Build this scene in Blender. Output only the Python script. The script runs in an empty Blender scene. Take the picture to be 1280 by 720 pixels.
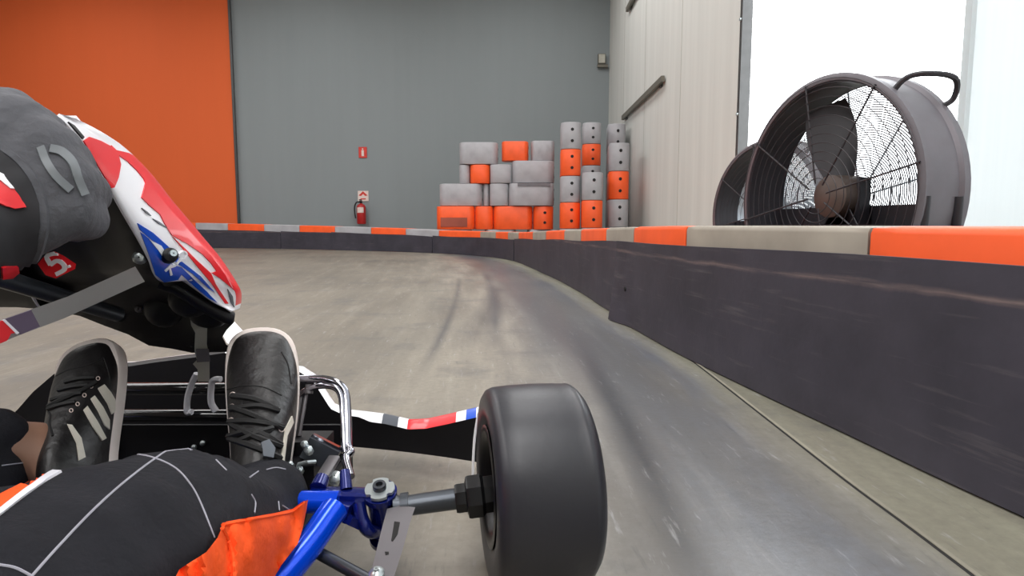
import bpy, bmesh, math, random
from mathutils import Vector, Matrix, geometry, noise
from mathutils.bvhtree import BVHTree
random.seed(7)
S = bpy.context.scene
COL = S.collection
PI = math.pi

# ------------------------------------------------------------------ camera model
F = 760.0
H = 0.455
PITCH = math.atan(77.0 / F)
CP, SP = math.cos(PITCH), math.sin(PITCH)
EYE = Vector((0, 0, H))

def ray(px, py):
    a = (px - 640.0) / F
    b = (360.0 - py) / F
    v = Vector((a, CP + b * SP, -SP + b * CP))
    return v / v.y

def at(px, py, d):
    return EYE + ray(px, py) * d

def ground(px, py, z=0.0):
    r = ray(px, py)
    return EYE + r * ((z - H) / r.z)

# ------------------------------------------------------------------ materials
def lin(c):
    return tuple(((v / 255.0) / 12.92 if v / 255.0 <= 0.04045 else ((v / 255.0 + 0.055) / 1.055) ** 2.4) for v in c) + (1.0,)

def mat(name, rgb, rough=0.6, metal=0.0, var=0.08, scale=12.0, bump=0.0, bscale=60.0, coat=0.0, spec=0.5):
    m = bpy.data.materials.new(name)
    m.use_nodes = True
    nt = m.node_tree
    b = nt.nodes['Principled BSDF']
    b.inputs['Roughness'].default_value = rough
    b.inputs['Metallic'].default_value = metal
    b.inputs['Specular IOR Level'].default_value = spec
    b.inputs['Coat Weight'].default_value = coat
    tc = nt.nodes.new('ShaderNodeTexCoord')
    n = nt.nodes.new('ShaderNodeTexNoise')
    n.inputs['Scale'].default_value = scale
    n.inputs['Detail'].default_value = 5
    nt.links.new(tc.outputs['Object'], n.inputs['Vector'])
    r = nt.nodes.new('ShaderNodeValToRGB')
    c = lin(rgb)
    r.color_ramp.elements[0].position = 0.3
    r.color_ramp.elements[1].position = 0.7
    r.color_ramp.elements[0].color = tuple(v * (1 - var) for v in c[:3]) + (1,)
    r.color_ramp.elements[1].color = tuple(min(1, v * (1 + var)) for v in c[:3]) + (1,)
    nt.links.new(n.outputs['Fac'], r.inputs['Fac'])
    nt.links.new(r.outputs['Color'], b.inputs['Base Color'])
    if bump:
        n2 = nt.nodes.new('ShaderNodeTexNoise')
        n2.inputs['Scale'].default_value = bscale
        n2.inputs['Detail'].default_value = 4
        nt.links.new(tc.outputs['Object'], n2.inputs['Vector'])
        bp = nt.nodes.new('ShaderNodeBump')
        bp.inputs['Strength'].default_value = bump
        bp.inputs['Distance'].default_value = 0.01
        nt.links.new(n2.outputs['Fac'], bp.inputs['Height'])
        nt.links.new(bp.outputs['Normal'], b.inputs['Normal'])
    return m

class G:
    """tiny node-graph helper"""
    def __init__(self, m):
        self.nt = m.node_tree
    def node(self, t, **kw):
        n = self.nt.nodes.new(t)
        for k, v in kw.items():
            setattr(n, k, v)
        return n
    def link(self, a, b):
        self.nt.links.new(a, b)
    def math(self, op, a, b=None, c=None, clamp=False):
        n = self.nt.nodes.new('ShaderNodeMath')
        n.operation = op
        n.use_clamp = clamp
        for i, v in enumerate((a, b, c)):
            if v is None:
                continue
            if isinstance(v, (int, float)):
                n.inputs[i].default_value = v
            else:
                self.link(v, n.inputs[i])
        return n.outputs[0]
    def mix(self, fac, a, b):
        n = self.nt.nodes.new('ShaderNodeMix')
        n.data_type = 'RGBA'
        for s, v in ((n.inputs[0], fac), (n.inputs[6], a), (n.inputs[7], b)):
            if isinstance(v, (int, float)):
                s.default_value = v
            elif isinstance(v, tuple):
                s.default_value = v
            else:
                self.link(v, s)
        return n.outputs[2]
    def ramp(self, fac, stops):
        n = self.nt.nodes.new('ShaderNodeValToRGB')
        e = n.color_ramp.elements
        while len(e) < len(stops):
            e.new(0.5)
        for i, (p, c) in enumerate(stops):
            e[i].position = p
            e[i].color = c if isinstance(c, tuple) else (c, c, c, 1)
        self.link(fac, n.inputs[0])
        return n.outputs[0]
    def noise(self, vec, scale, detail=4, rough=0.5):
        n = self.nt.nodes.new('ShaderNodeTexNoise')
        n.inputs['Scale'].default_value = scale
        n.inputs['Detail'].default_value = detail
        n.inputs['Roughness'].default_value = rough
        self.link(vec, n.inputs['Vector'])
        return n.outputs['Fac']

def floor_material():
    m = bpy.data.materials.new('track_floor')
    m.use_nodes = True
    g = G(m)
    bs = m.node_tree.nodes['Principled BSDF']
    geo = g.node('ShaderNodeNewGeometry')
    sep = g.node('ShaderNodeSeparateXYZ')
    g.link(geo.outputs['Position'], sep.inputs[0])
    x, y = sep.outputs[0], sep.outputs[1]
    # track coordinate: lateral distance following the left-hand curve
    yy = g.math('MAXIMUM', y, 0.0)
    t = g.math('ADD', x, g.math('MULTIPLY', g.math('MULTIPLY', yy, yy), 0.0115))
    comb = g.node('ShaderNodeCombineXYZ')
    g.link(g.math('MULTIPLY', t, 1.0), comb.inputs[0])
    g.link(g.math('MULTIPLY', y, 0.16), comb.inputs[1])
    n_str = g.noise(comb.outputs[0], 5.0, 6, 0.6)
    n_big = g.noise(geo.outputs['Position'], 0.9, 4)
    n_fine = g.noise(geo.outputs['Position'], 55.0, 5, 0.65)
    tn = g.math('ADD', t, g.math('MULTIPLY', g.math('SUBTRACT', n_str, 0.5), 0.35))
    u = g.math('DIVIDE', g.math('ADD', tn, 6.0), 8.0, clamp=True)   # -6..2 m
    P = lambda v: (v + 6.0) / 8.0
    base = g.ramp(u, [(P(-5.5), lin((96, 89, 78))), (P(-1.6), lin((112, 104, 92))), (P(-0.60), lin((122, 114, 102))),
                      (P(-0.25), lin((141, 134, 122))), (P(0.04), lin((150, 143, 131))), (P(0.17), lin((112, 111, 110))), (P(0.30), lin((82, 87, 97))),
                      (P(0.50), lin((96, 101, 111))), (P(0.585), lin((118, 118, 112))), (P(0.64), lin((136, 136, 118))), (P(1.0), lin((136, 137, 120)))])  # bluish stops: rubber film, plus daylight sheen tinted into the colour
    # smears of rubber along the racing line
    sm = g.ramp(n_str, [(0.38, 0.0), (0.62, 1.0)])
    comb2 = g.node('ShaderNodeCombineXYZ')
    g.link(t, comb2.inputs[0]); g.link(g.math('MULTIPLY', y, 0.10), comb2.inputs[1])
    n_st2 = g.noise(comb2.outputs[0], 13.0, 5, 0.6)
    base = g.mix(g.math('MULTIPLY', g.ramp(n_st2, [(0.42, 0.0), (0.66, 1.0)]), 0.30), base, lin((84, 80, 76)))
    base = g.mix(g.math('MULTIPLY', g.ramp(n_st2, [(0.30, 1.0), (0.45, 0.0)]), 0.22), base, lin((176, 172, 164)))
    c1 = g.mix(g.math('MULTIPLY', sm, 0.50), base, lin((84, 79, 73)))
    sp = g.ramp(n_big, [(0.35, 0.0), (0.7, 1.0)])
    c2 = g.mix(g.math('MULTIPLY', sp, 0.22), c1, lin((178, 168, 150)))
    # individual tyre marks
    def mark(center, w, slope, y0, y1, strength, col):
        nonlocal c2
        d = g.math('ABSOLUTE', g.math('SUBTRACT', g.math('ADD', t, g.math('MULTIPLY', y, slope)), center))
        a = g.math('SUBTRACT', 1.0, g.math('DIVIDE', d, w), clamp=True)
        b1 = g.math('MULTIPLY', g.math('SUBTRACT', y, y0), 1.6, clamp=True)
        b2 = g.math('MULTIPLY', g.math('SUBTRACT', y1, y), 1.2, clamp=True)
        k = g.math('MULTIPLY', g.math('MULTIPLY', a, b1, clamp=True), b2, clamp=True)
        k = g.math('MULTIPLY', g.math('MULTIPLY', k, n_str), strength * 2.0, clamp=True)
        c2 = g.mix(k, c2, col)
    dk = lin((66, 66, 70))
    mark(0.227, 0.05, -0.042, 0.55, 2.7, 1.3, lin((46, 48, 54)))
    mark(-0.37, 0.10, -0.112, 2.2, 5.2, 0.9, lin((84, 80, 76)))
    mark(0.44, 0.16, 0.05, 0.8, 4.6, 0.5, lin((72, 76, 84)))
    mark(0.20, 0.30, -0.02, 1.5, 9.0, 0.45, lin((84, 86, 90)))
    mark(-0.10, 0.05, -0.04, 2.2, 6.5, 0.8, dk)
    mark(-0.30, 0.03, -0.03, 1.6, 5.5, 0.7, dk)
    mark(-0.55, 0.18, -0.10, 2.5, 9.0, 0.4, lin((96, 88, 78)))
    mark(-1.0, 0.10, -0.12, 2.0, 8.0, 0.35, lin((96, 88, 78)))
    # chips, flecks and scrapes dragged along the direction of travel
    comb3 = g.node('ShaderNodeCombineXYZ')
    g.link(g.math('ADD', t, g.math('MULTIPLY', y, 0.03)), comb3.inputs[0]); g.link(g.math('MULTIPLY', y, 0.12), comb3.inputs[1])
    n_sc = g.noise(comb3.outputs[0], 60.0, 4, 0.7)
    c2 = g.mix(g.ramp(n_sc, [(0.60, 0.0), (0.74, 0.5)]), c2, lin((176, 176, 178)))
    c2 = g.mix(g.ramp(n_sc, [(0.27, 0.45), (0.40, 0.0)]), c2, lin((62, 62, 66)))
    n_bl = g.noise(geo.outputs['Position'], 3.6, 6, 0.65)
    c2 = g.mix(g.ramp(n_bl, [(0.52, 0.0), (0.72, 0.55)]), c2, lin((70, 72, 78)))
    # fine grain
    c3 = g.mix(g.ramp(n_fine, [(0.35, 0.0), (0.7, 0.30)]), c2, lin((86, 80, 72)))
    g.link(c3, bs.inputs['Base Color'])
    g.link(g.ramp(u, [(P(-0.6), 0.62), (P(0.0), 0.46), (P(0.25), 0.30), (P(0.5), 0.34), (P(0.62), 0.55), (P(0.8), 0.6)]), bs.inputs['Roughness'])
    bp = g.node('ShaderNodeBump')
    bp.inputs['Strength'].default_value = 0.12
    bp.inputs['Distance'].default_value = 0.004
    g.link(n_fine, bp.inputs['Height'])
    g.link(bp.outputs[0], bs.inputs['Normal'])
    return m

def wall_material(name, rgb, streak=0.06, rough=0.75):
    m = bpy.data.materials.new(name)
    m.use_nodes = True
    g = G(m)
    bs = m.node_tree.nodes['Principled BSDF']
    geo = g.node('ShaderNodeNewGeometry')
    mp = g.node('ShaderNodeMapping')
    mp.inputs['Scale'].default_value = (2.2, 2.2, 0.12)
    g.link(geo.outputs['Position'], mp.inputs[0])
    n1 = g.noise(mp.outputs[0], 2.0, 6, 0.6)
    n2 = g.noise(geo.outputs['Position'], 0.35, 3)
    c = lin(rgb)
    a = tuple(v * (1 - streak) for v in c[:3]) + (1,)
    b = tuple(min(1, v * (1 + streak)) for v in c[:3]) + (1,)
    c1 = g.mix(g.ramp(n1, [(0.35, 0.0), (0.65, 1.0)]), a, b)
    c2 = g.mix(g.math('MULTIPLY', n2, 0.18), c1, tuple(v * 0.8 for v in c[:3]) + (1,))
    g.link(c2, bs.inputs['Base Color'])
    bs.inputs['Roughness'].default_value = rough
    return m

def belt_material():
    m = bpy.data.materials.new('belt_rubber')
    m.use_nodes = True
    g = G(m)
    bs = m.node_tree.nodes['Principled BSDF']
    geo = g.node('ShaderNodeNewGeometry')
    sep = g.node('ShaderNodeSeparateXYZ')
    g.link(geo.outputs['Position'], sep.inputs[0])
    mp = g.node('ShaderNodeMapping')
    mp.inputs['Scale'].default_value = (1.2, 1.2, 22.0)
    g.link(geo.outputs['Position'], mp.inputs[0])
    ns = g.noise(mp.outputs[0], 2.2, 6, 0.65)
    nb = g.noise(geo.outputs['Position'], 4.0, 5, 0.6)
    c = g.mix(g.ramp(nb, [(0.3, 0.0), (0.7, 1.0)]), lin((50, 48, 58)), lin((66, 63, 74)))
    c = g.mix(g.ramp(ns, [(0.58, 0.0), (0.78, 0.45)]), c, lin((118, 112, 112)))
    # the long scuff left by kart bumpers
    zz = g.math('ADD', sep.outputs[2], g.math('MULTIPLY', g.math('SUBTRACT', nb, 0.5), 0.03))
    d = g.math('ABSOLUTE', g.math('SUBTRACT', zz, 0.338))
    k = g.math('SUBTRACT', 1.0, g.math('DIVIDE', d, 0.010), clamp=True)
    k = g.math('MULTIPLY', k, g.ramp(ns, [(0.38, 0.0), (0.6, 0.55)]))
    c = g.mix(k, c, lin((150, 128, 122)))
    g.link(c, bs.inputs['Base Color'])
    bs.inputs['Roughness'].default_value = 0.55
    bp = g.node('ShaderNodeBump')
    bp.inputs['Strength'].default_value = 0.35
    bp.inputs['Distance'].default_value = 0.01
    g.link(nb, bp.inputs['Height'])
    g.link(bp.outputs[0], bs.inputs['Normal'])
    return m

def sheet_material():
    m = bpy.data.materials.new('translucent_sheet')
    m.use_nodes = True
    nt = m.node_tree
    g = G(m)
    out = nt.nodes['Material Output']
    nt.nodes.remove(nt.nodes['Principled BSDF'])
    geo = g.node('ShaderNodeNewGeometry')
    mp = g.node('ShaderNodeMapping')
    mp.inputs['Scale'].default_value = (1, 8, 0.3)
    g.link(geo.outputs['Position'], mp.inputs[0])
    col = g.mix(g.noise(mp.outputs[0], 3.0, 3), lin((222, 226, 227)), lin((230, 233, 234)))
    df = g.node('ShaderNodeBsdfDiffuse')
    tr = g.node('ShaderNodeBsdfTranslucent')
    g.link(col, df.inputs[0]); g.link(col, tr.inputs[0])
    mx = g.node('ShaderNodeMixShader')
    mx.inputs[0].default_value = 0.5
    g.link(df.outputs[0], mx.inputs[1]); g.link(tr.outputs[0], mx.inputs[2])
    g.link(mx.outputs[0], out.inputs[0])
    return m

M = {
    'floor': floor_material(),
    'belt': belt_material(),
    'wall_grey': wall_material('wall_grey', (136, 143, 145), 0.015),
    'wall_orange': wall_material('wall_orange', (222, 98, 44), 0.012),
    'wall_white': wall_material('wall_white', (208, 209, 204), 0.05),
    'joint': mat('wall_joint', (158, 156, 148), 0.7),
    'blue_dark': mat('yoke_blue', (12, 26, 104), 0.25, 0.35, var=0.05, coat=0.5),
    'wall_dark': wall_material('wall_side', (150, 150, 145), 0.05),
    'ceiling': wall_material('ceiling_sheet', (190, 190, 186), 0.04),
    'sheet': sheet_material(),
    'yard': mat('yard_concrete', (190, 190, 185), 0.8, var=0.1, scale=2),
    'block_orange': mat('block_orange', (246, 92, 36), 0.45, var=0.10, scale=5, bump=0.05, bscale=20),
    'block_grey': mat('block_grey', (164, 163, 167), 0.5, var=0.12, scale=5, bump=0.05, bscale=20),
    'block_tan': mat('block_tan', (152, 144, 132), 0.55, var=0.16, scale=5, bump=0.05, bscale=20),
    'hole': mat('dark_hole', (22, 20, 20), 0.8),
    'steel_dark': mat('steel_dark', (84, 84, 84), 0.45, 0.6),
    'rail': mat('rail_metal', (112, 108, 98), 0.5, 0.3),
    'tyre': mat('tyre_rubber', (40, 40, 46), 0.40, var=0.06, scale=6, bump=0.03, bscale=120),
    'rim': mat('rim_black', (24, 24, 26), 0.35, 0.3),
    'black': mat('black_plastic', (20, 19, 22), 0.45, var=0.15, scale=9, spec=0.3),
    'black_gloss': mat('black_gloss', (20, 20, 23), 0.18, coat=0.3),
    'black_matt': mat('black_matt', (28, 28, 30), 0.7),
    'white': mat('panel_white', (244, 243, 248), 0.3, var=0.02, coat=0.3),
    'red': mat('panel_red', (236, 34, 44), 0.3, var=0.04, coat=0.3),
    'blue_deco': mat('panel_blue', (0, 78, 200), 0.3, var=0.05, coat=0.3),
    'deco_grey': mat('panel_grey', (88, 92, 100), 0.3, var=0.05, coat=0.3),
    'purple': mat('sticker_purple', (92, 78, 98), 0.45),
    'blue': mat('frame_blue', (0, 76, 235), 0.2, 0.45, var=0.05, coat=0.5),
    'chrome': mat('chrome', (160, 160, 170), 0.10, 1.0, var=0.02),
    'zinc': mat('zinc', (188, 196, 198), 0.3, 0.8, var=0.05),
    'steel': mat('steel_plate', (104, 101, 104), 0.5, 0.5, var=0.08),
    'axle': mat('axle_steel', (74, 78, 84), 0.35, 0.7),
    'alu': mat('bar_aluminium', (152, 150, 148), 0.4, 0.55, var=0.06),
    'strap_grey': mat('strap_grey', (182, 180, 168), 0.5, var=0.1),
    'hook_grey': mat('hook_grey', (200, 200, 206), 0.45),
    'suit': mat('suit_cloth', (32, 32, 37), 0.85, var=0.10, scale=25, bump=0.2, bscale=180, spec=0.2),
    'suit_orange': mat('suit_orange', (255, 90, 36), 0.75, var=0.07, scale=18, bump=0.15, bscale=150, spec=0.2),
    'suit_white': mat('suit_white', (232, 230, 238), 0.7, var=0.03),
    'thread': mat('stitch_thread', (158, 156, 166), 0.8),
    'glove': mat('glove_cloth', (84, 84, 89), 0.8, var=0.09, scale=30, bump=0.2, bscale=160, spec=0.25),
    'glove_mark': mat('glove_mark', (112, 116, 120), 0.55, var=0.05),
    'glove_dark': mat('glove_dark', (34, 33, 37), 0.8, var=0.1),
    'skin': mat('skin', (150, 112, 92), 0.55, var=0.06, scale=30),
    'shoe': mat('shoe_leather', (21, 18, 19), 0.42, var=0.22, scale=22, bump=0.2, bscale=60),
    'shoe_dark': mat('shoe_lace', (20, 19, 20), 0.7, var=0.2, scale=30),
    'shoe_white': mat('shoe_white', (216, 209, 196), 0.55, var=0.06, scale=20),
    'sole': mat('shoe_sole', (224, 212, 206), 0.6, var=0.08, scale=15),
    'ext_red': mat('extinguisher_red', (176, 34, 34), 0.35),
    'sign_red': mat('sign_red', (206, 52, 40), 0.5),
    'sign_white': mat('sign_white', (226, 208, 200), 0.5),
    'fan_black': mat('fan_black', (44, 42, 48), 0.45, var=0.1),
    'fan_grey': mat('fan_housing', (112, 108, 114), 0.4, 0.2, var=0.06),
    'fan_wire': mat('fan_wire', (150, 158, 166), 0.35, 0.4),
    'motor': mat('fan_motor', (92, 80, 74), 0.55, var=0.15),
    'seam': mat('seam_strip', (140, 136, 122), 0.6, var=0.2, scale=4),
}

# ------------------------------------------------------------------ mesh builder
class MB:
    def __init__(self):
        self.v, self.f, self.m = [], [], []
        self.mi = 0
    def add(self, vs, fs, mi=None):
        o = len(self.v)
        self.v += [Vector(p) for p in vs]
        for f in fs:
            self.f.append(tuple(i + o for i in f))
            self.m.append(self.mi if mi is None else mi)
        return self
    def box(self, c, s, R=None, mi=None):
        c = Vector(c)
        hx, hy, hz = s[0] / 2, s[1] / 2, s[2] / 2
        vs = [Vector((x, y, z)) for x in (-hx, hx) for y in (-hy, hy) for z in (-hz, hz)]
        if R is not None:
            vs = [R @ p for p in vs]
        fs = [(0, 1, 3, 2), (4, 6, 7, 5), (0, 4, 5, 1), (2, 3, 7, 6), (0, 2, 6, 4), (1, 5, 7, 3)]
        return self.add([c + p for p in vs], fs, mi)
    def loft(self, rings, cap=True, mi=None, closed=True):
        n = len(rings[0])
        vs = [p for r in rings for p in r]
        fs = []
        for i in range(len(rings) - 1):
            for k in range(n if closed else n - 1):
                a, b = i * n + k, i * n + (k + 1) % n
                fs.append((a, b, b + n, a + n))
        if cap:
            fs.append(tuple(reversed(range(n))))
            fs.append(tuple(range((len(rings) - 1) * n, len(rings) * n)))
        return self.add(vs, fs, mi)
    def tube(self, pts, r, n=12, cap=True, mi=None, flat=1.0, closed=False, ref=None):
        pts = [Vector(p) for p in pts]
        rs = r if isinstance(r, (list, tuple)) else [r] * len(pts)
        up = ref
        rings = []
        N = len(pts)
        for i, p in enumerate(pts):
            if closed:
                t = pts[(i + 1) % N] - pts[i - 1]
            else:
                t = pts[min(i + 1, N - 1)] - pts[max(i - 1, 0)]
            t.normalize()
            if up is None:
                up = Vector((0, 0, 1)) if abs(t.z) < 0.9 else Vector((1, 0, 0))
            s = t.cross(up)
            if s.length < 1e-6:
                s = t.orthogonal()
            s.normalize()
            u = s.cross(t).normalized()
            if ref is None:
                up = u
            rings.append([p + (s * math.cos(2 * PI * k / n) + u * math.sin(2 * PI * k / n) * flat) * rs[i] for k in range(n)])
        if closed:
            rings.append(rings[0])
        return self.loft(rings, cap and not closed, mi)
    def cyl(self, a, b, r, r2=None, n=24, mi=None):
        a, b = Vector(a), Vector(b)
        return self.tube([a, b], [r, r if r2 is None else r2], n, True, mi)
    def lathe(self, prof, o, axis, n=48, mi=None, closed=False):
        """prof: (radius, along); revolve about axis at o."""
        axis = Vector(axis).normalized()
        s = axis.orthogonal().normalized()
        u = axis.cross(s)
        o = Vector(o)
        L = len(prof)
        vs = []
        for k in range(n):
            w = s * math.cos(2 * PI * k / n) + u * math.sin(2 * PI * k / n)
            vs += [o + w * pr + axis * pa for pr, pa in prof]
        fs = []
        for k in range(n):
            k2 = (k + 1) % n
            for j in range(L if closed else L - 1):
                j2 = (j + 1) % L
                fs.append((k * L + j, k2 * L + j, k2 * L + j2, k * L + j2))
        return self.add(vs, fs, mi)
    def prism(self, poly, z0, z1, mi=None, bevel=0.0):
        """plan polygon extruded in z, with chamfered top and bottom edges."""
        n = len(poly)
        c = Vector((sum(p[0] for p in poly) / n, sum(p[1] for p in poly) / n))
        def ring(z, inset):
            out = []
            for i in range(n):
                p = Vector(poly[i][:2]); a = Vector(poly[i - 1][:2]); b = Vector(poly[(i + 1) % n][:2])
                t = (b - a)
                nn = Vector((t.y, -t.x))
                if nn.length > 1e-9:
                    nn.normalize()
                if nn.dot(p - c) < 0 and False:
                    nn = -nn
                q = p - nn * inset
                out.append(Vector((q.x, q.y, z)))
            return out
        if bevel:
            rings = [ring(z0, bevel), ring(z0 + bevel * .3, bevel * .3), ring(z0 + bevel, 0), ring(z1 - bevel, 0), ring(z1 - bevel * .3, bevel * .3), ring(z1, bevel)]
        else:
            rings = [ring(z0, 0), ring(z1, 0)]
        return self.loft(rings, True, mi)
    def sphere(self, c, r, n=16, m=10, mi=None, sc=(1, 1, 1)):
        c = Vector(c)
        rings = []
        for j in range(m + 1):
            th = -PI / 2 + PI * j / m
            rr = max(1e-5, math.cos(th))
            rings.append([c + Vector((rr * math.cos(2 * PI * k / n) * sc[0], rr * math.sin(2 * PI * k / n) * sc[1], math.sin(th) * sc[2])) * r for k in range(n)])
        return self.loft(rings, True, mi)
    def build(self, name, mats, parent=None, smooth=True, angle=40):
        me = bpy.data.meshes.new(name)
        me.from_pydata([tuple(p) for p in self.v], [], self.f)
        me.update()
        bm = bmesh.new()
        bm.from_mesh(me)
        bmesh.ops.remove_doubles(bm, verts=bm.verts, dist=1e-6)
        bmesh.ops.recalc_face_normals(bm, faces=bm.faces)
        bm.to_mesh(me)
        bm.free()
        if not isinstance(mats, (list, tuple)):
            mats = [mats]
        for q in mats:
            me.materials.append(M[q] if isinstance(q, str) else q)
        if len(me.polygons) == len(self.m):
            for p, i in zip(me.polygons, self.m):
                p.material_index = i
        elif any(self.m):
            print('WARN material index lost', name)
        if smooth:
            me.shade_smooth()
            me.set_sharp_from_angle(angle=math.radians(angle))
        o = bpy.data.objects.new(name, me)
        COL.objects.link(o)
        if parent is not None:
            setparent(o, parent)
        return o

def setparent(o, p):
    o.parent = p
    if p.type == 'EMPTY':
        o.matrix_parent_inverse = p.matrix_basis.inverted()

def thing(name, label, cat, loc, group=None, rz=0.0):
    o = bpy.data.objects.new(name, None)
    o.empty_display_size = 0.1
    COL.objects.link(o)
    o.location = loc
    o.rotation_euler = (0, 0, rz)
    return tag(o, label, cat, group)

def tag(o, label=None, cat=None, group=None, kind=None):
    if label: o['label'] = label
    if cat: o['category'] = cat
    if group: o['group'] = group
    if kind: o['kind'] = kind
    return o

def structure(o, label=None):
    o['kind'] = 'structure'
    if label: o['label'] = label
    return o

# ---- filling outlines
def smooth_outline(pts, n=6):
    """Catmull-Rom through a closed outline"""
    out = []
    N = len(pts)
    for i in range(N):
        p0, p1, p2, p3 = [Vector(pts[(i + k) % N]) for k in (-1, 0, 1, 2)]
        for j in range(n):
            t = j / n
            out.append(tuple(0.5 * ((2 * p1) + (p2 - p0) * t + (2 * p0 - 5 * p1 + 4 * p2 - p3) * t * t + (3 * p1 - p0 - 3 * p2 + p3) * t ** 3)))
    return out

def spline(pts, n=8):
    pts = [Vector(p) for p in pts]
    out = []
    N = len(pts)
    for i in range(N - 1):
        p1, p2 = pts[i], pts[i + 1]
        p0 = pts[i - 1] if i else p1 * 2 - p2
        p3 = pts[i + 2] if i + 2 < N else p2 * 2 - p1
        for j in range(n):
            t = j / n
            out.append(0.5 * ((2 * p1) + (p2 - p0) * t + (2 * p0 - 5 * p1 + 4 * p2 - p3) * t * t + (3 * p1 - p0 - 3 * p2 + p3) * t ** 3))
    out.append(pts[-1])
    return out

def inside(p, poly):
    c = False
    n = len(poly)
    for i in range(n):
        (x1, y1), (x2, y2) = poly[i][:2], poly[i - 1][:2]
        if (y1 > p[1]) != (y2 > p[1]) and p[0] < (x2 - x1) * (p[1] - y1) / (y2 - y1) + x1:
            c = not c
    return c

def fill(outline, step):
    """2-D triangulation of an outline with interior points. -> pts, tris, boundary loop indices"""
    pts = []
    N = len(outline)
    for i in range(N):
        a, b = Vector(outline[i][:2]), Vector(outline[(i + 1) % N][:2])
        k = max(1, int((b - a).length / step))
        for j in range(k):
            pts.append(a.lerp(b, j / k))
    nb = len(pts)
    edges = [(i, (i + 1) % nb) for i in range(nb)]
    x0 = min(p.x for p in pts); x1 = max(p.x for p in pts)
    y0 = min(p.y for p in pts); y1 = max(p.y for p in pts)
    y = y0 + step * 0.7
    row = 0
    while y < y1:
        x = x0 + (0.5 if row % 2 else 0.1) * step
        while x < x1:
            q = Vector((x, y))
            if inside(q, outline) and min((q - p).length for p in pts[:nb]) > step * 0.5:
                pts.append(q)
            x += step
        y += step * 0.87
        row += 1
    v, e, f, ov, oe, of = geometry.delaunay_2d_cdt(pts, edges, [], 1, 1e-5)
    return v, [tuple(t) for t in f]

def solid_sheet(mb, P, N, tris, thick, mi=None):
    """P front points, N per-point back direction (unit); closed thin solid."""
    n = len(P)
    vs = list(P) + [p + q * thick for p, q in zip(P, N)]
    fs = [tuple(t) for t in tris] + [tuple(i + n for i in reversed(t)) for t in tris]
    cnt = {}
    for t in tris:
        for i in range(len(t)):
            a, b = t[i], t[(i + 1) % len(t)]
            cnt.setdefault((min(a, b), max(a, b)), []).append((a, b))
    for k, l in cnt.items():
        if len(l) == 1:
            a, b = l[0]
            fs.append((b, a, a + n, b + n))
    mb.add(vs, fs, mi)

def px_shell(mb, outline, depth, thick, step=8, mi=None, smooth=0):
    """sheet with its own depth, built at real distance from an outline; thickness goes away from the eye"""
    if smooth:
        outline = smooth_outline(outline, smooth)
    v, t = fill(outline, step)
    P = [at(q.x, q.y, depth(q.x, q.y)) for q in v]
    N = [ray(q.x, q.y).normalized() for q in v]
    solid_sheet(mb, P, N, t, thick, mi)

def bvh_of(o):
    bm = bmesh.new()
    bm.from_mesh(o.data)
    t = BVHTree.FromBMesh(bm)
    bm.free()
    return t

def cast(bvh, px, py):
    r = ray(px, py).normalized()
    hit = bvh.ray_cast(EYE, r)
    return hit[0], hit[1]

def decal(mb, bvh, outline, step=5, off=0.0008, thick=0.0012, mi=None, smooth=0):
    """marking laid on a surface, following it"""
    if smooth:
        outline = smooth_outline(outline, smooth)
    v, t = fill(outline, step)
    P, N, ok = [], [], []
    for q in v:
        h, n = cast(bvh, q.x, q.y)
        ok.append(h is not None)
        if h is None:
            P.append(Vector((0, 0, 0))); N.append(Vector((0, 0, 1)))
        else:
            if n.dot(ray(q.x, q.y)) > 0: n = -n
            P.append(h + n * (off + thick)); N.append(-n)
    t = [f for f in t if all(ok[i] for i in f) and max((P[f[i]] - P[f[i - 1]]).length for i in range(3)) < 0.05]
    used = sorted({i for f in t for i in f})
    if not used: return
    mp = {i: k for k, i in enumerate(used)}
    solid_sheet(mb, [P[i] for i in used], [N[i] for i in used], [tuple(mp[i] for i in f) for f in t], thick + off * 1.5, mi)

def seam(mb, bvh, pts, r=0.0008, mi=None, n=10, off=0.0):
    L = []
    for q in spline([Vector((a, b, 0)) for a, b in pts], n):
        h, nn = cast(bvh, q.x, q.y)
        if h is not None:
            if L and (L[-1] - h).length > 0.08: break
            if nn.dot(ray(q.x, q.y)) > 0: nn = -nn
            L.append(h + nn * off)
    if len(L) > 1:
        mb.tube(L, r, 6, True, mi)

# ---- organic bodies: overlapping tapered limbs fused into one skin
def limb(bm, a, b, ra, rb):
    a, b = Vector(a), Vector(b)
    d = (b - a).length
    k = max(2, int(d / (min(ra, rb) * 0.45)) + 1)
    for i in range(k + 1):
        t = i / k
        bmesh.ops.create_icosphere(bm, subdivisions=2, radius=ra + (rb - ra) * t, matrix=Matrix.Translation(a.lerp(b, t)))

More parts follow.
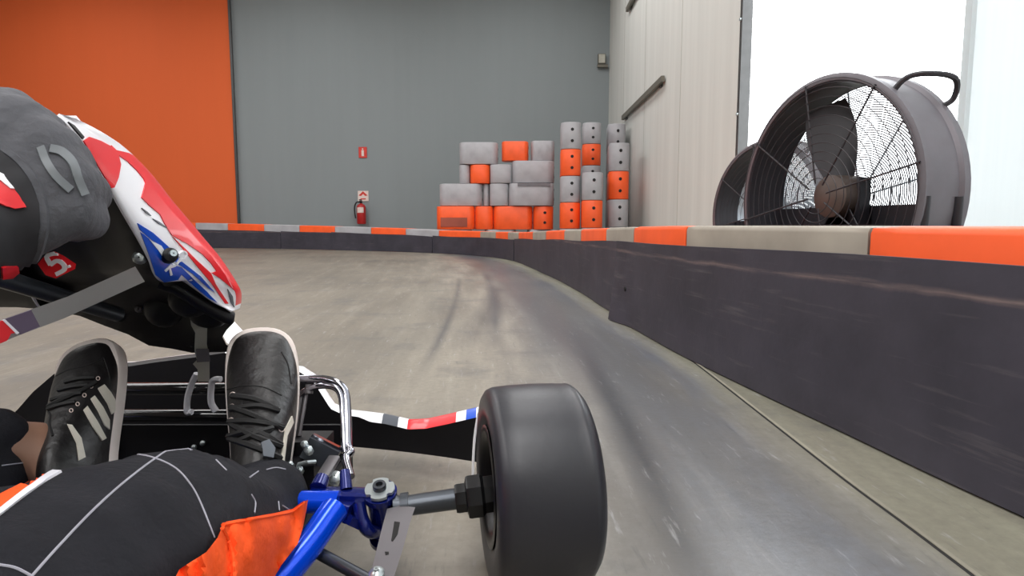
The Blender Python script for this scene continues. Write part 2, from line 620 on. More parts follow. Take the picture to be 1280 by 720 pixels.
def organic(name, chains, voxel, mat_name, parent=None, smooth_it=6, disp=None, extra=None):
    bm = bmesh.new()
    for ch in chains:
        for (a, ra), (b, rb) in zip(ch, ch[1:]):
            limb(bm, a, b, ra, rb)
    if extra: extra(bm)
    me = bpy.data.meshes.new(name)
    bm.to_mesh(me)
    bm.free()
    o = bpy.data.objects.new(name, me)
    COL.objects.link(o)
    rm = o.modifiers.new('r', 'REMESH')
    rm.mode = 'VOXEL'
    rm.voxel_size = voxel
    sm = o.modifiers.new('s', 'SMOOTH')
    sm.iterations = smooth_it
    sm.factor = 0.5
    dg = bpy.context.evaluated_depsgraph_get()
    me2 = bpy.data.meshes.new_from_object(o.evaluated_get(dg))
    o.modifiers.clear()
    o.data = me2
    me2.name = name
    if disp:
        ns = [v.normal.copy() for v in me2.vertices]
        for v, n in zip(me2.vertices, ns):
            v.co = v.co + n * disp(v.co, n)
    me2.materials.clear()
    me2.materials.append(M[mat_name])
    me2.shade_smooth()
    if parent is not None:
        setparent(o, parent)
    return o

def add_into(o, mb, mats):
    """append builder geometry (markings) to an existing part's mesh"""
    me = o.data
    base = len(me.materials)
    for q in mats:
        me.materials.append(M[q])
    bm = bmesh.new()
    bm.from_mesh(me)
    vs = [bm.verts.new(p) for p in mb.v]
    for f, i in zip(mb.f, mb.m):
        try:
            ff = bm.faces.new([vs[k] for k in f])
            ff.material_index = base + i
            ff.smooth = True
        except ValueError:
            pass
    bm.to_mesh(me)
    bm.free()
    me.update()

def text_mesh(s, size):
    """2-D triangles of a piece of lettering"""
    cu = bpy.data.curves.new('lettering', 'FONT')
    cu.body = s
    cu.size = size
    cu.align_x = 'CENTER'
    cu.align_y = 'CENTER'
    o = bpy.data.objects.new('lettering', cu)
    COL.objects.link(o)
    dg = bpy.context.evaluated_depsgraph_get()
    dg.update()
    me = bpy.data.meshes.new_from_object(o.evaluated_get(dg))
    V = [v.co.copy() for v in me.vertices]
    Fs = [tuple(p.vertices) for p in me.polygons]
    bpy.data.objects.remove(o)
    bpy.data.meshes.remove(me)
    bpy.data.curves.remove(cu)
    return V, Fs

# ================================================================== the hall
WALL_Y = 14.5
WX = 2.25
XL = -13.0
YB = -9.0
ZC = 6.4

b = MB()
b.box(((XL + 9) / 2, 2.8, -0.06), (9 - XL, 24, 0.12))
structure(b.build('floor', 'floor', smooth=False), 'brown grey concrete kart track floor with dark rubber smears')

# back wall: orange stretch on the left, grey on the right
xb = (303 - 640) / F * WALL_Y / (CP)
b = MB()
b.box(((xb + 4) / 2, WALL_Y + 0.1, ZC / 2), (4 - xb, 0.2, ZC))
structure(b.build('wall_back', 'wall_grey', smooth=False), 'smooth grey back wall of the hall')
b = MB()
b.box(((XL + xb) / 2, WALL_Y + 0.07, ZC / 2), (xb - XL, 0.26, ZC))
structure(b.build('wall_backleft', 'wall_orange', smooth=False), 'orange painted stretch of the back wall')
b = MB()
b.box((xb + 0.02, WALL_Y - 0.07, ZC / 2), (0.05, 0.05, ZC))
structure(b.build('trim_1', 'steel_dark', smooth=False), 'narrow dark strip where orange and grey wall meet')

# right wall with the big doorway
yd0 = 6.15                # far jamb of the doorway
yd1 = -1.5                # near jamb
dh = 4.3
b = MB()
b.box((WX + 0.03, (yd0 + WALL_Y) / 2, ZC / 2), (0.06, WALL_Y - yd0, ZC))
b.box((WX + 0.03, (yd0 + yd1) / 2, (ZC + dh) / 2), (0.06, yd0 - yd1, ZC - dh))
b.box((WX + 0.03, (YB + yd1) / 2, ZC / 2), (0.06, yd1 - YB, ZC))
structure(b.build('wall_right', 'wall_white', smooth=False), 'pale grey right hand wall of tall panels')
b = MB()
for yy in (8.35, 10.6, 12.6):
    b.box((WX + 0.001, yy, ZC / 2), (0.006, 0.012, ZC))
structure(b.build('trim_2', 'joint', smooth=False), 'thin upright joints of the pale wall panels')
b = MB()
b.box((WX + 0.02, yd0 - 0.03, dh / 2), (0.10, 0.06, dh))
b.box((WX + 0.02, yd1 + 0.03, dh / 2), (0.10, 0.07, dh))
b.box((WX + 0.02, (yd0 + yd1) / 2, dh + 0.03), (0.10, yd0 - yd1 + 0.14, 0.07))
for zz in (0.6, 1.55, 2.45, 3.3):
    b.cyl((WX - 0.02, yd0 - 0.03, zz), (WX - 0.045, yd0 - 0.03, zz), 0.016, n=10, mi=1)
structure(b.build('trim_3', ['steel_dark', 'zinc'], smooth=False), 'dark steel door frame of the bright doorway')
b = MB()
y_s = 3.25
b.box((WX + 0.12, (y_s + yd1) / 2, dh / 2), (0.03, y_s - yd1, dh))
for yy in (y_s - 0.02, 1.6, 0.1, -1.3):
    b.box((WX + 0.095, yy, dh / 2), (0.03, 0.05, dh))
structure(b.build('door_1', 'sheet', smooth=False), 'white translucent sliding door leaf, daylight glowing through it')

b = MB(); b.box((XL - 0.1, 2.8, ZC / 2), (0.2, 24, ZC))
structure(b.build('wall_left', 'wall_dark', smooth=False))
b = MB(); b.box(((XL + WX) / 2, YB - 0.1, ZC / 2), (WX - XL + 0.4, 0.2, ZC))
structure(b.build('wall_front', 'wall_dark', smooth=False))
b = MB(); b.box(((XL + WX) / 2, 2.8, ZC + 0.06), (WX - XL + 0.6, 24, 0.12))
structure(b.build('ceiling', 'ceiling', smooth=False))

# ceiling lamps (out of the picture, they light the hall)
def ceiling_lamp(x, y, power):
    o = thing('ceiling_light', 'white strip lamp under the hall ceiling', 'lamp', (x, y, ZC - 0.01), 'strip lamps under the ceiling')
    m = MB(); m.box((x, y, ZC - 0.04), (0.9, 2.4, 0.07))
    m.build('housing', 'white', o, smooth=False)
    la = bpy.data.lights.new('tube_light', 'AREA')
    la.shape = 'RECTANGLE'
    la.size, la.size_y = 1.4, 3.0
    la.energy = power
    la.color = (1.0, 0.99, 0.985)
    lo = bpy.data.objects.new('tube_light', la)
    COL.objects.link(lo)
    lo.location = (x, y, ZC - 0.12)
    lo.parent = o
    lo.matrix_parent_inverse = o.matrix_basis.inverted()
LAMP = 105
for x in (-9.6, -4.6, 0.4):
    for y, k in ((-5.0, 1.9), (-1.2, 1.7), (3.2, 1.0), (7.2, 1.0), (10.8, 0.95)):
        ceiling_lamp(x, y, LAMP * k)

# ---- things on the walls
def wall_rail(z_off, y0, y1, label):
    z = H + z_off
    o = thing('wall_rail', label, 'rail', (WX, (y0 + y1) / 2, z))
    m = MB()
    m.box((WX - 0.045, (y0 + y1) / 2, z), (0.05, y1 - y0, 0.085))
    m.build('bar', 'rail', o, smooth=False)
    for yy in (y0 + 0.25, y1 - 0.25):
        k = MB(); k.box((WX - 0.012, yy, z), (0.03, 0.12, 0.14))
        k.build('bracket', 'steel_dark', o, smooth=False)
wall_rail(0.955 * WX, WX * F / 187, WX * F / 138, 'lower grey metal rail on the pale wall above the drum stacks')
wall_rail(1.835 * WX, WX * F / 157, WX * F / 141, 'upper grey metal rail high on the pale wall')

o = thing('junction_box', 'small grey junction box on the back wall near the corner', 'box', at(752, 74, WALL_Y))
c = at(752, 74, WALL_Y - 0.05)
m = MB(); m.box(c, (0.17, 0.1, 0.22)); m.build('housing', 'rail', o, smooth=False)
m = MB(); m.box(c + Vector((0, -0.055, 0)), (0.14, 0.015, 0.19)); m.build('lid', 'strap_grey', o, smooth=False)
m = MB(); m.box(c + Vector((0.02, -0.03, -0.16)), (0.24, 0.06, 0.06)); m.build('conduit', 'rail', o, smooth=False)

# fire extinguisher and its signs
ex = at(452, 280, WALL_Y - 0.16)
zt = at(452, 252, WALL_Y - 0.16).z
hb = zt - ex.z
o = thing('fire_extinguisher', 'red fire extinguisher hanging on the grey back wall', 'fire extinguisher', ex)
R = 0.105
m = MB(); m.lathe([(0.001, 0), (R * .9, 0.0), (R, 0.02), (R, hb * .74), (R * .93, hb * .80), (R * .7, hb * .86), (R * .36, hb * .90), (0.03, hb * .92), (0.001, hb * .92)], ex, (0, 0, 1), 28)
body = m.build('cylinder', 'ext_red', o)
m = MB()
for k in range(9):
    a0 = -PI / 2 - 0.75 + 1.5 * k / 8
    m.v.append(ex + Vector((math.cos(a0) * (R + .003), math.sin(a0) * (R + .003), hb * .50)))
    m.v.append(ex + Vector((math.cos(a0) * (R + .003), math.sin(a0) * (R + .003), hb * .74)))
for k in range(8):
    m.f.append((2 * k, 2 * k + 2, 2 * k + 3, 2 * k + 1)); m.m.append(0)
m.build('label_sheet', 'sign_white', body)
m = MB(); m.cyl(ex + Vector((0, 0, hb * .90)), ex + Vector((0, 0, hb * 1.0)), 0.026, n=14)
m.box(ex + Vector((0, -0.03, hb * 1.01)), (0.03, 0.17, 0.025))
m.box(ex + Vector((0, -0.04, hb * 1.07)), (0.03, 0.19, 0.02))
m.build('valve', 'black_matt', o)
m = MB(); m.tube(spline([ex + Vector(q) for q in ((-0.02, -0.03, hb * .97), (-0.10, -0.03, hb * .96), (-0.15, -0.02, hb * .75), (-0.145, -0.02, hb * .45), (-0.125, -0.03, hb * .25))]), 0.016, 10)
m.build('hose', 'black_matt', o)
m = MB(); m.box(ex + Vector((0, 0.125, hb * .6)), (0.09, 0.075, hb * .5)); m.build('wall_bracket', 'steel_dark', o, smooth=False)

def wall_sign(pxc, pyc, w, h, label, kind):
    c = at(pxc, pyc, WALL_Y - 0.012)
    o = thing('safety_sign', label, 'sign', c)
    m = MB(); m.box(c, (w, 0.016, h)); m.build('plate', 'sign_red' if kind == 1 else 'sign_white', o, smooth=False)
    m = MB()
    if kind == 1:       # white extinguisher pictogram on red
        m.box(c + Vector((0, -0.010, -0.02)), (w * .30, 0.006, h * .55))
        m.box(c + Vector((0, -0.010, h * .30)), (w * .16, 0.006, h * .14))
        m.build('pictogram', 'sign_white', o, smooth=False)
    else:               # red arrowhead field on white
        vs = [c + Vector((x * w, y, z * h)) for y in (-0.013, -0.007) for x, z in ((-.42, .05), (0, .46), (.42, .05), (.2, .0), (0, .2), (-.2, .0))]
        m.add(vs, [(0, 1, 2, 3, 4, 5), (11, 10, 9, 8, 7, 6)] + [(i, (i + 1) % 6, 6 + (i + 1) % 6, 6 + i) for i in range(6)])
        m.box(c + Vector((0, -0.010, -h * .28)), (w * .5, 0.006, h * .10))
        m.build('pictogram', 'sign_red', o, smooth=False)
wall_sign(453.5, 190.5, 0.19, 0.25, 'small red sign high on the grey wall above the fire extinguisher', 1)
wall_sign(454, 245, 0.25, 0.24, 'white and red location sign just above the fire extinguisher', 2)

# ================================================================== track barrier
def gp(px, py):
    g = ground(px, py); return (g.x, g.y)
path_pts = [(1.62, -3.2), (1.28, -1.4), (1.02, 0.0), gp(1280, 642), gp(1070, 545), gp(860, 446), gp(780, 401), gp(715, 360), gp(680, 342.5), gp(640, 326)]
def px_d(px, d):
    return ((px - 640) / F / CP * d * 0.999, d)
path_pts += [px_d(600, 9.35), px_d(560, 10.1), px_d(500, 10.9), px_d(400, 11.9), px_d(320, 12.6), px_d(245, 13.05), px_d(150, 13.35), px_d(40, 13.5), (-12.6, 13.55)]
PATH = [Vector((p.x, p.y)) for p in spline([Vector((a, b, 0)) for a, b in path_pts], 14)]
def frame_at(i):
    a, b2 = PATH[max(0, i - 1)], PATH[min(len(PATH) - 1, i + 1)]
    t = (b2 - a).normalized()
    return t, Vector((t.y, -t.x))       # outward = to the right of travel
CUM = [0.0]
for a, b2 in zip(PATH, PATH[1:]):
    CUM.append(CUM[-1] + (b2 - a).length)
def point_s(s):
    s = max(0, min(CUM[-1] - 1e-6, s))
    for i in range(len(CUM) - 1):
        if CUM[i + 1] >= s:
            k = (s - CUM[i]) / (CUM[i + 1] - CUM[i])
            p = PATH[i].lerp(PATH[i + 1], k)
            t0, n0 = frame_at(i); t1, n1 = frame_at(i + 1)
            return p, (t0.lerp(t1, k)).normalized(), (n0.lerp(n1, k)).normalized()
def s_of_px(px, z=0.43):
    """arc length where the barrier face crosses a column of the photograph"""
    best = None
    for i in range(len(PATH) - 1):
        def col(p):
            if p.y < 0.2: return None
            return p.x / p.y * F * 1.0 + 640
        c0, c1 = col(PATH[i]), col(PATH[i + 1])
        if c0 is None or c1 is None: continue
        if (c0 - px) * (c1 - px) <= 0 and c0 != c1:
            return CUM[i] + (CUM[i + 1] - CUM[i]) * (px - c0) / (c1 - c0)
    return None
# heights of the barrier top along the track (read at columns)
tops = [(1280, 283.5), (1070, 282.5), (846, 282), (783, 283.5), (750, 285), (700, 287.5), (645, 290.5), (600, 289.5), (560, 288.5), (500, 285.5), (420, 283), (330, 280.5), (245, 278.5)]
TOP = []
for px, py in tops:
    s = s_of_px(px)
    p, t, n = point_s(s)
    TOP.append((s, at(px, py, p.y).z))
def top_z(s):
    if s <= TOP[0][0]: return TOP[0][1]
    for (a, za), (b2, zb) in zip(TOP, TOP[1:]):
        if a <= s <= b2: return za + (zb - za) * (s - a) / (b2 - a)
    return TOP[-1][1]

BW = 0.32
def barrier_block(s0, s1, color, label):
    s0 += 0.004; s1 -= 0.004
    K = max(4, int((s1 - s0) / 0.08))
    p, t, n = point_s((s0 + s1) / 2)
    m = MB()
    rings = []
    for k in range(K + 1):
        s = s0 + (s1 - s0) * k / K
        p, t, n = point_s(s)
        zt = top_z(s)
        e = 0.012 if k in (0, K) else 0.0     # softened ends
        r = 0.016
        f0 = 0.022 + e
        prof = [(f0, 0.0), (f0, zt - r), (f0 + r * .3, zt - r * .3), (f0 + r, zt - e * .3), (f0 + BW - r, zt - e * .3), (f0 + BW - r * .3, zt - r * .3), (f0 + BW, zt - r), (f0 + BW, 0.0)]
        rings.append([Vector((p.x + n.x * w, p.y + n.y * w, z)) for w, z in prof])
    m.loft(rings)
    o = m.build('barrier_block', color, None, angle=50)
    tag(o, label, 'barrier block', 'plastic barrier blocks lining the track')
cols = [1280 + 420, 1068, 846, 783, 750, 720, 700, 678, 662, 645, 632, 617, 598, 547, 506, 463, 418, 374, 330, 285, 245, 205, 165, 125]
names_b = ['nearest orange barrier block at the right edge in front of the big drum fan',
 'long tan grey barrier block in front of the far side of the drum fans',
 'orange barrier block just left of the long tan block, below the pale wall',
 'tan grey barrier block in front of the rightmost drum stack',
 'orange barrier block in front of the middle drum stack',
 'tan grey barrier block in front of the leftmost tall drum stack',
 'orange barrier block below the gap between pile and tall drum stacks',
 'tan grey barrier block above the black belt joint, right of it',
 'short orange barrier block right at the black belt joint',
 'short tan grey barrier block just left of the belt joint',
 'short orange barrier block in the bend, second block left of the belt joint',
 'short tan grey barrier block in the bend below the orange row of the pile',
 'orange barrier block below the left end of the block pile',
 'grey barrier block between block pile and fire extinguisher',
 'orange barrier block right of the fire extinguisher',
 'grey barrier block right below the fire extinguisher',
 'orange barrier block left of the fire extinguisher',
 'grey barrier block in the middle of the far straight',
 'orange barrier block right of the orange wall edge',
 'far grey barrier block in front of the orange wall, just left of its edge',
 'far orange barrier block half behind the kart front panel',
 'far grey barrier block behind the kart front panel',
 'leftmost far orange barrier block behind the kart front panel']
cols_b = 'otototot'  # pattern below is explicit
clr = ['o', 't', 'o', 't', 'o', 't', 'o', 't', 'o', 't', 'o', 't', 'o', 'g', 'o', 'g', 'o', 'g', 'o', 'g', 'o', 'g', 'o']
CM = {'o': 'block_orange', 't': 'block_tan', 'g': 'block_grey'}
ss = []
for i, px in enumerate(cols):
    ss.append(s_of_px(min(px, 1279)) if i else s_of_px(1279) - 0.55)
for i in range(len(cols) - 1):
    barrier_block(ss[i], ss[i + 1], CM[clr[i]], names_b[i])

def belt(s0, s1, off, label, gap0=0.062, bulge=None, sag=0.0):
    """rubber conveyor belt hung on the track side of the blocks"""
    K = max(6, int((s1 - s0) / 0.06))
    p, t, n = point_s((s0 + s1) / 2)
    m = MB()
    rings = []
    for k in range(K + 1):
        s = s0 + (s1 - s0) * k / K
        p, t, n = point_s(s)
        zt = top_z(s) - gap0 * min(1.25, 0.8 + 0.2 * s / 4) + 0.004 * math.sin(s * 3.1)
        L = []
        Z = [0.004, 0.05, 0.12, 0.2, 0.28, 0.34]
        zs = [z * (zt / 0.38) for z in Z] + [zt]
        for z in zs:
            w = -off + 0.006 * noise.noise(Vector((s * 1.7, z * 5, 3.0)))
            if bulge: w -= bulge(s, z)
            L.append((w, z))
        back = [(w + 0.012, z) for w, z in reversed(L)]
        rings.append([Vector((p.x + n.x * w, p.y + n.y * w, z)) for w, z in L + back])
    m.loft(rings)
    o = m.build('rubber_belt', 'belt', None, angle=60)
    tag(o, label, 'rubber belt', 'black rubber belts hung along the barrier')
    return o
sj1, sj2 = s_of_px(779), s_of_px(643)
end = lambda s, z: (0.015 + 0.035 * max(0, 0.3 - z) / 0.3) * math.exp(-((s - sj1) / 0.16) ** 2) + 0.012 * math.exp(-((s - sj1 + 0.16) ** 2 + (z - 0.17) ** 2) / 0.0025)
o1 = belt(s_of_px(1279) - 0.55, sj1, 0.020, 'near black rubber belt along the right barrier, scuffed by karts', bulge=end)
for ds, z in ((-0.05, 0.16), (-0.18, 0.17)):
    p, t, n = point_s(sj1 + ds)
    c = Vector((p.x - n.x * (0.030 + 0.02), p.y - n.y * (0.030 + 0.02), z))
    m = MB(); m.cyl(c + Vector((n.x, n.y, 0)) * 0.012, c + Vector((n.x, n.y, 0)) * 0.03, 0.010, n=12)
    m.build('bolt_head', 'hole', o1)
belt(sj1 - 0.02, sj2, 0.0, 'middle black rubber belt between the torn belt end and the far joint', gap0=0.066)
s3, s4, s5 = s_of_px(541), s_of_px(415), s_of_px(352)
s6 = s_of_px(125)
belt(sj2 + 0.07, s3, 0.0, 'black rubber belt in the bend below the block pile', gap0=0.075)
belt(s3 + 0.01, s4, 0.006, 'far black rubber belt below the fire extinguisher', gap0=0.09)
belt(s4 + 0.01, s5, 0.0, 'far black rubber belt left of the fire extinguisher', gap0=0.10)
belt(s5 + 0.01, s6, 0.006, 'far black rubber belt below the orange wall', gap0=0.11)

# floor joint that runs towards the near barrier
a, c = ground(864, 449), ground(1225, 722)
m = MB()
pts = spline([Vector((c.x + (c.x - a.x) * .8, c.y - (a.y - c.y) * .8, 0.0)), c, ground(1060, 600), ground(950, 515), a, Vector((a.x - .02, a.y + .35, 0))], 6)
m.tube([q + Vector((0, 0, 0.001)) for q in pts], 0.0034, 6, flat=0.7)
m.tube([q + Vector((-0.0065, -0.001, 0.0003)) for q in pts], 0.0028, 6, flat=0.4, mi=1)
tag(m.build('joint_strip', ['seam', 'hole']), 'thin pale joint strip running along the floor beside the near belt', 'joint strip')

# ================================================================== stacked barrier blocks
BLK = {}
def make_block(color):
    """one loose block, long axis along local y, resting on z=0"""
    L, W, Hh = 0.70, 0.335, 0.44
    o = bpy.data.objects.new('barrier_block', None)
    COL.objects.link(o)
    poly = []
    for k in range(13):
        a0 = -PI + PI * k / 12
        poly.append((W / 2 * math.cos(a0), -L / 2 + 0.12 + 0.12 * math.sin(a0)))
    for k in range(13):
        a0 = PI * k / 12
        poly.append((W / 2 * math.cos(a0), L / 2 - 0.12 + 0.12 * math.sin(a0)))
    m = MB(); m.prism(poly, 0.002, Hh - 0.002, bevel=0.014)
    m.build('body', color, o, angle=35)
    for z in (Hh * .30, Hh * .72):
        m = MB()
        m.cyl((0.02, -L / 2 - 0.004, z), (0.02, -L / 2 + 0.03, z), 0.026, n=14)
        m.build('bolt_hole', 'hole', o)
    return o
def copy_tree(o, parent=None):
    c = o.copy(); COL.objects.link(c)
    c.parent = parent
    for ch in [q for q in bpy.data.objects if q.parent == o]:
        copy_tree(ch, c)
    return c
PROTO_USED = set()
def block(color, x, y, z, label, rz=0.0, sc=(1, 1, 1), group='plastic barrier blocks stacked in the corner'):
    if color not in BLK:
        BLK[color] = make_block(CM[color])
        o = BLK[color]
    else:
        o = copy_tree(BLK[color])
    o.location = (x, y, z); o.rotation_euler = (0, 0, rz); o.scale = sc
    tag(o, label, 'barrier block', group)
    return o
def stack(px, d, rows, labels, y_top, y_bot):
    """column of end-on blocks; colours bottom to top, with the block hidden behind the barrier at the base"""
    x = (px - 640) / F * d * 1.0
    d2 = d + 0.35
    zt, zb = at(px, y_top, d).z, at(px, y_bot, d).z
    h = (zt - zb) / len(rows)
    rz = -math.atan2(x, d) * 0.6
    z = zb
    for c, l in zip(rows, labels):
        block(c, x, d2, z, l, rz, (1, 1, h / 0.44)); z += h
    block('g', x, d2, 0, 'bottom block of a corner stack standing behind the track barrier', rz, (0.98, 1, zb / 0.44))
stack(714, 10.2, 'ogog', ['bottom orange block of the leftmost four high drum stack', 'lower grey block of the leftmost four high drum stack', 'upper orange block of the leftmost four high drum stack', 'top grey block of the leftmost four high drum stack'], 152, 286)
stack(742, 9.9, 'og', ['bottom orange block of the low front stack in the corner', 'grey block topping the low front stack in the corner'], 215, 285)
stack(740, 11.3, 'gogog', ['grey block low in the rear stack behind the low front stack', 'orange block low in the rear stack behind the low front stack', 'grey block midway up the rear stack behind the low front stack', 'orange block showing above the low front stack', 'top grey block of the rear stack, above the low front stack'][:5], 152.5, 286)
stack(775, 10.2, 'gog', ['bottom grey block of the rightmost stack beside the pale wall', 'orange block in the middle of the rightmost stack', 'top grey block of the rightmost stack'], 178, 284)
stack(771, 11.6, 'gggg', ['hidden lowest grey block behind the rightmost stack', 'hidden second grey block behind the rightmost stack', 'hidden third grey block behind the rightmost stack', 'grey block peeking over the rightmost stack'], 154, 284)

PD = 11.0
def pile(c, x0, x1, y0, y1, d, label, end_on=False):
    """a block lying with its long side to the track"""
    p0, p1 = at(x0, y1, PD), at(x1, y0, PD)
    w, h = p1.x - p0.x, p1.z - p0.z - .002
    if end_on:
        o = block(c, (p0.x + p1.x) / 2, d + 0.35, p0.z, label, 0 if 'right of the bottom pile row' in label else PI, (w / 0.335, 1, h / 0.44))
    else:
        o = block(c, (p0.x + p1.x) / 2, d + 0.17, p0.z, label, PI / 2, (1, w / 0.70, h / 0.44))
    return p0.z
z0 = pile('o', 545, 593, 257.5, 287, PD, 'leftmost orange block of the pile, open recess in its side')
pile('o', 593.5, 616, 257.5, 287, PD + .02, 'second orange block in the bottom row of the pile', True)
pile('o', 616.5, 666, 257.5, 287, PD, 'third orange block in the bottom row of the pile, lying lengthwise')
pile('o', 667, 692, 257.5, 287, PD - .03, 'orange block standing end on at the right of the bottom pile row', True)
pile('g', 548, 602, 229, 257.3, PD + .05, 'left grey block on top of the open orange block')
pile('g', 602.5, 611.5, 229, 257.3, PD + .15, 'narrow grey block end in the gap of the second pile row', True)
pile('g', 612, 635.5, 229, 257.3, PD - .0, 'lower light grey block standing end on in the pile middle', True)
pile('g', 636, 693, 228.8, 257.3, PD - .06, 'right grey block of the second pile row with a grooved side')
pile('g', 573, 586.5, 205, 228.8, PD + .10, 'small grey block end left of the lone orange block', True)
pile('o', 587, 612, 205, 228.8, PD + .06, 'lone orange block in the third row of the pile', True)
pile('g', 612.5, 639.5, 205, 228.8, PD, 'upper light grey block standing end on in the pile middle', True)
pile('g', 640, 693.5, 200.5, 228.6, PD - .02, 'right grey block of the third pile row')
pile('g', 573, 622, 176.5, 204.6, PD + .08, 'top left grey block of the pile')
pile('o', 627, 661, 175.5, 200.3, PD + .06, 'single orange block on the top row of the pile')
pile('g', 664, 694, 175, 200.3, PD + .05, 'top right grey block of the pile')
xs = [at(px, 287, PD).x for px in (569, 625, 679)]
for x in xs:
    o = block('g', x, PD + .2, 0, 'bottom block under the pile standing behind the track barrier', PI / 2, (1.0, 0.82, (z0) / 0.44))
# recess and groove as flat plates, their shade put into a darker colour
def recess(x0, x1, y0, y1, d, name, mname, host_label):
    host = [q for q in bpy.data.objects if q.get('label') == host_label][0]
    p0, p1 = at(x0, y1, d), at(x1, y0, d)
    m = MB()
    c = Vector(((p0.x + p1.x) / 2, d - 0.004, (p0.z + p1.z) / 2))
    w, h = p1.x - p0.x, p1.z - p0.z
    m.box(c, (w, 0.012, h))
    o = m.build(name, mname, None, smooth=False)
    o.parent = host
    o.matrix_parent_inverse = (Matrix.Translation(host.location) @ host.rotation_euler.to_matrix().to_4x4() @ Matrix.Diagonal((*host.scale, 1))).inverted()
M['recess'] = mat('recess_shade_orange', (150, 74, 56), 0.7, var=0.2, scale=3)
M['groove'] = mat('groove_shade_grey', (112, 110, 114), 0.7)
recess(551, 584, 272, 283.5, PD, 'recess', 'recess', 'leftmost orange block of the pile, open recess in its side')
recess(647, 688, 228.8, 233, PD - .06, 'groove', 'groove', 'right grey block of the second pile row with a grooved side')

# ================================================================== drum fans
def drum_fan(label):
    """drum fan about the origin: axis along +x towards the outlet, centre of the rings at z=0"""
    R, D = 0.455, 0.20
    o = thing('drum_fan', label, 'fan', (0, 0, 0), 'large drum fans beside the doorway')
    m = MB()
    m.lathe([(R, -D), (R + .012, -D + .004), (R + .012, -D + .03), (R, -D + .04), (R, -.04), (R + .012, -.03), (R + .012, -.004), (R, 0), (R - .014, 0), (R - .014, -D)], (0, 0, 0), (1, 0, 0), 72, closed=True)
    m.build('drum', 'fan_grey', o)
    m = MB()     # shade of the drum's inner wall put into dark colour, as a liner
    m.lathe([(R - .016, -.004), (R - .016, -D + .004), (R - .020, -D + .004), (R - .020, -.004)], (0, 0, 0), (1, 0, 0), 72, closed=True)
    m.build('shade_liner', 'fan_black', o)
    for nm, x in (('rear_grille', -D - .004), ('front_grille', .006)):
        m = MB()
        nr = 44 if nm == 'rear_grille' else 12
        for k in range(nr):
            rr = 0.07 + (R - .075) * k / (nr - 1)
            m.tube([(x, rr * math.cos(2 * PI * j / 48), rr * math.sin(2 * PI * j / 48)) for j in range(48)], 0.0026 if nm == 'rear_grille' else 0.0016, 5, closed=True)
        for j in range(8):
            a0 = 2 * PI * j / 8 + .2
            m.tube([(x - .003, .05 * math.cos(a0), .05 * math.sin(a0)), (x - .003, R * math.cos(a0), R * math.sin(a0))], 0.0035, 6)
        m.build(nm, 'fan_wire' if nm == 'rear_grille' else 'fan_black', o)
    m = MB(); m.cyl((-D + .02, 0, 0), (-.06, 0, 0), 0.085, n=24); m.cyl((-.06, 0, 0), (-.03, 0, 0), 0.085, 0.03, n=24)
    m.build('motor', 'motor', o)
    m = MB(); m.box((-D + .09, 0, -0.13), (0.10, 2 * R - .05, 0.035)); m.box((-D + .06, .085, -.03), (.05, .02, .2)); m.box((-D + .06, -.085, -.03), (.05, .02, .2))
    m.build('motor_mount', 'fan_black', o, smooth=False)
    for a0 in (math.radians(108), math.radians(222), math.radians(296)):
        m = MB()
        rings = []
        for k in range(9):
            f = k / 8
            r = .07 + (R - .06 - .07) * f
            w = .05 + .045 * math.sin(f * PI * .75)
            tw = 0.75 - 0.35 * f
            rad = Vector((0, math.cos(a0), math.sin(a0)))
            tan = Vector((0, -math.sin(a0), math.cos(a0)))
            q = tan * math.cos(tw) + Vector((1, 0, 0)) * math.sin(tw)
            nn = rad.cross(q).normalized()
            c = Vector((-.13, 0, 0)) + rad * r
            rings.append([c - q * w + nn * .002, c + nn * (.012 + .004), c + q * w + nn * .002, c + q * w - nn * .002, c + nn * .012, c - q * w - nn * .002])
        m.loft(rings)
        m.build('blade', 'fan_black', o)
    # solid guard closing the lower half behind the motor
    m = MB()
    arc = [PI + .09 + (PI - .18) * k / 28 for k in range(29)]
    r_ = R - .022
    L = [(r_ * math.cos(q), r_ * math.sin(q)) for q in arc]
    m.loft([[Vector((x, a, b2)) for a, b2 in L] for x in (-D + .010, -D + .016)])
    m.build('lower_guard', 'fan_black', o, smooth=False)
    # stand with two wheels
    zb = -0.565
    m = MB()
    for yy in (-.36, .36):
        m.tube([(-.02, yy * 1.26, -.02), (-.03, yy * 1.22, -.30), (.02, yy, zb + .02)], 0.016, 10)
        m.tube([(-D + .04, yy * 1.26, -.02), (-D + .02, yy * 1.22, -.30), (-D - .03, yy, zb + .05)], 0.016, 10)
        m.tube([(.02, yy, zb + .02), (-D - .03, yy, zb + .05)], 0.016, 10)
    m.tube([(.02, -.36, zb + .02), (.02, .36, zb + .02)], 0.016, 10)
    m.build('stand', 'fan_black', o)
    for yy in (-.40, .40):
        m = MB(); m.lathe([(.02, -.02), (.075, -.022), (.09, -.012), (.09, .012), (.075, .022), (.02, .02)], (-D - .03, yy, zb + .095), (0, 1, 0), 24, closed=True)
        m.build('wheel', 'tyre', o)
    m = MB()     # carrying handle on the drum
    ca, sa = math.cos(math.radians(50)), math.sin(math.radians(50))
    P = lambda x, r, t=0.0: Vector((x, r * ca - t * sa, r * sa + t * ca))
    m.tube(spline([P(-.03, R - .01), P(-.05, R + .05), P(-.09, R + .085, -.03), P(-D + .02, R + .09, -.06), P(-D - .01, R + .03, -.08), P(-D + .02, R - .01, -.08)], 5), 0.010, 8)
    m.build('handle', 'fan_black', o)
    return o
fan1 = drum_fan('large black drum fan behind the nearest orange block, daylight through its grille')
c = at(1022, 236, 2.45)
ax = math.atan2(-0.27, -0.963)
fan1.location = (c.x, c.y, 0.575); fan1.rotation_euler = (0, 0, ax)
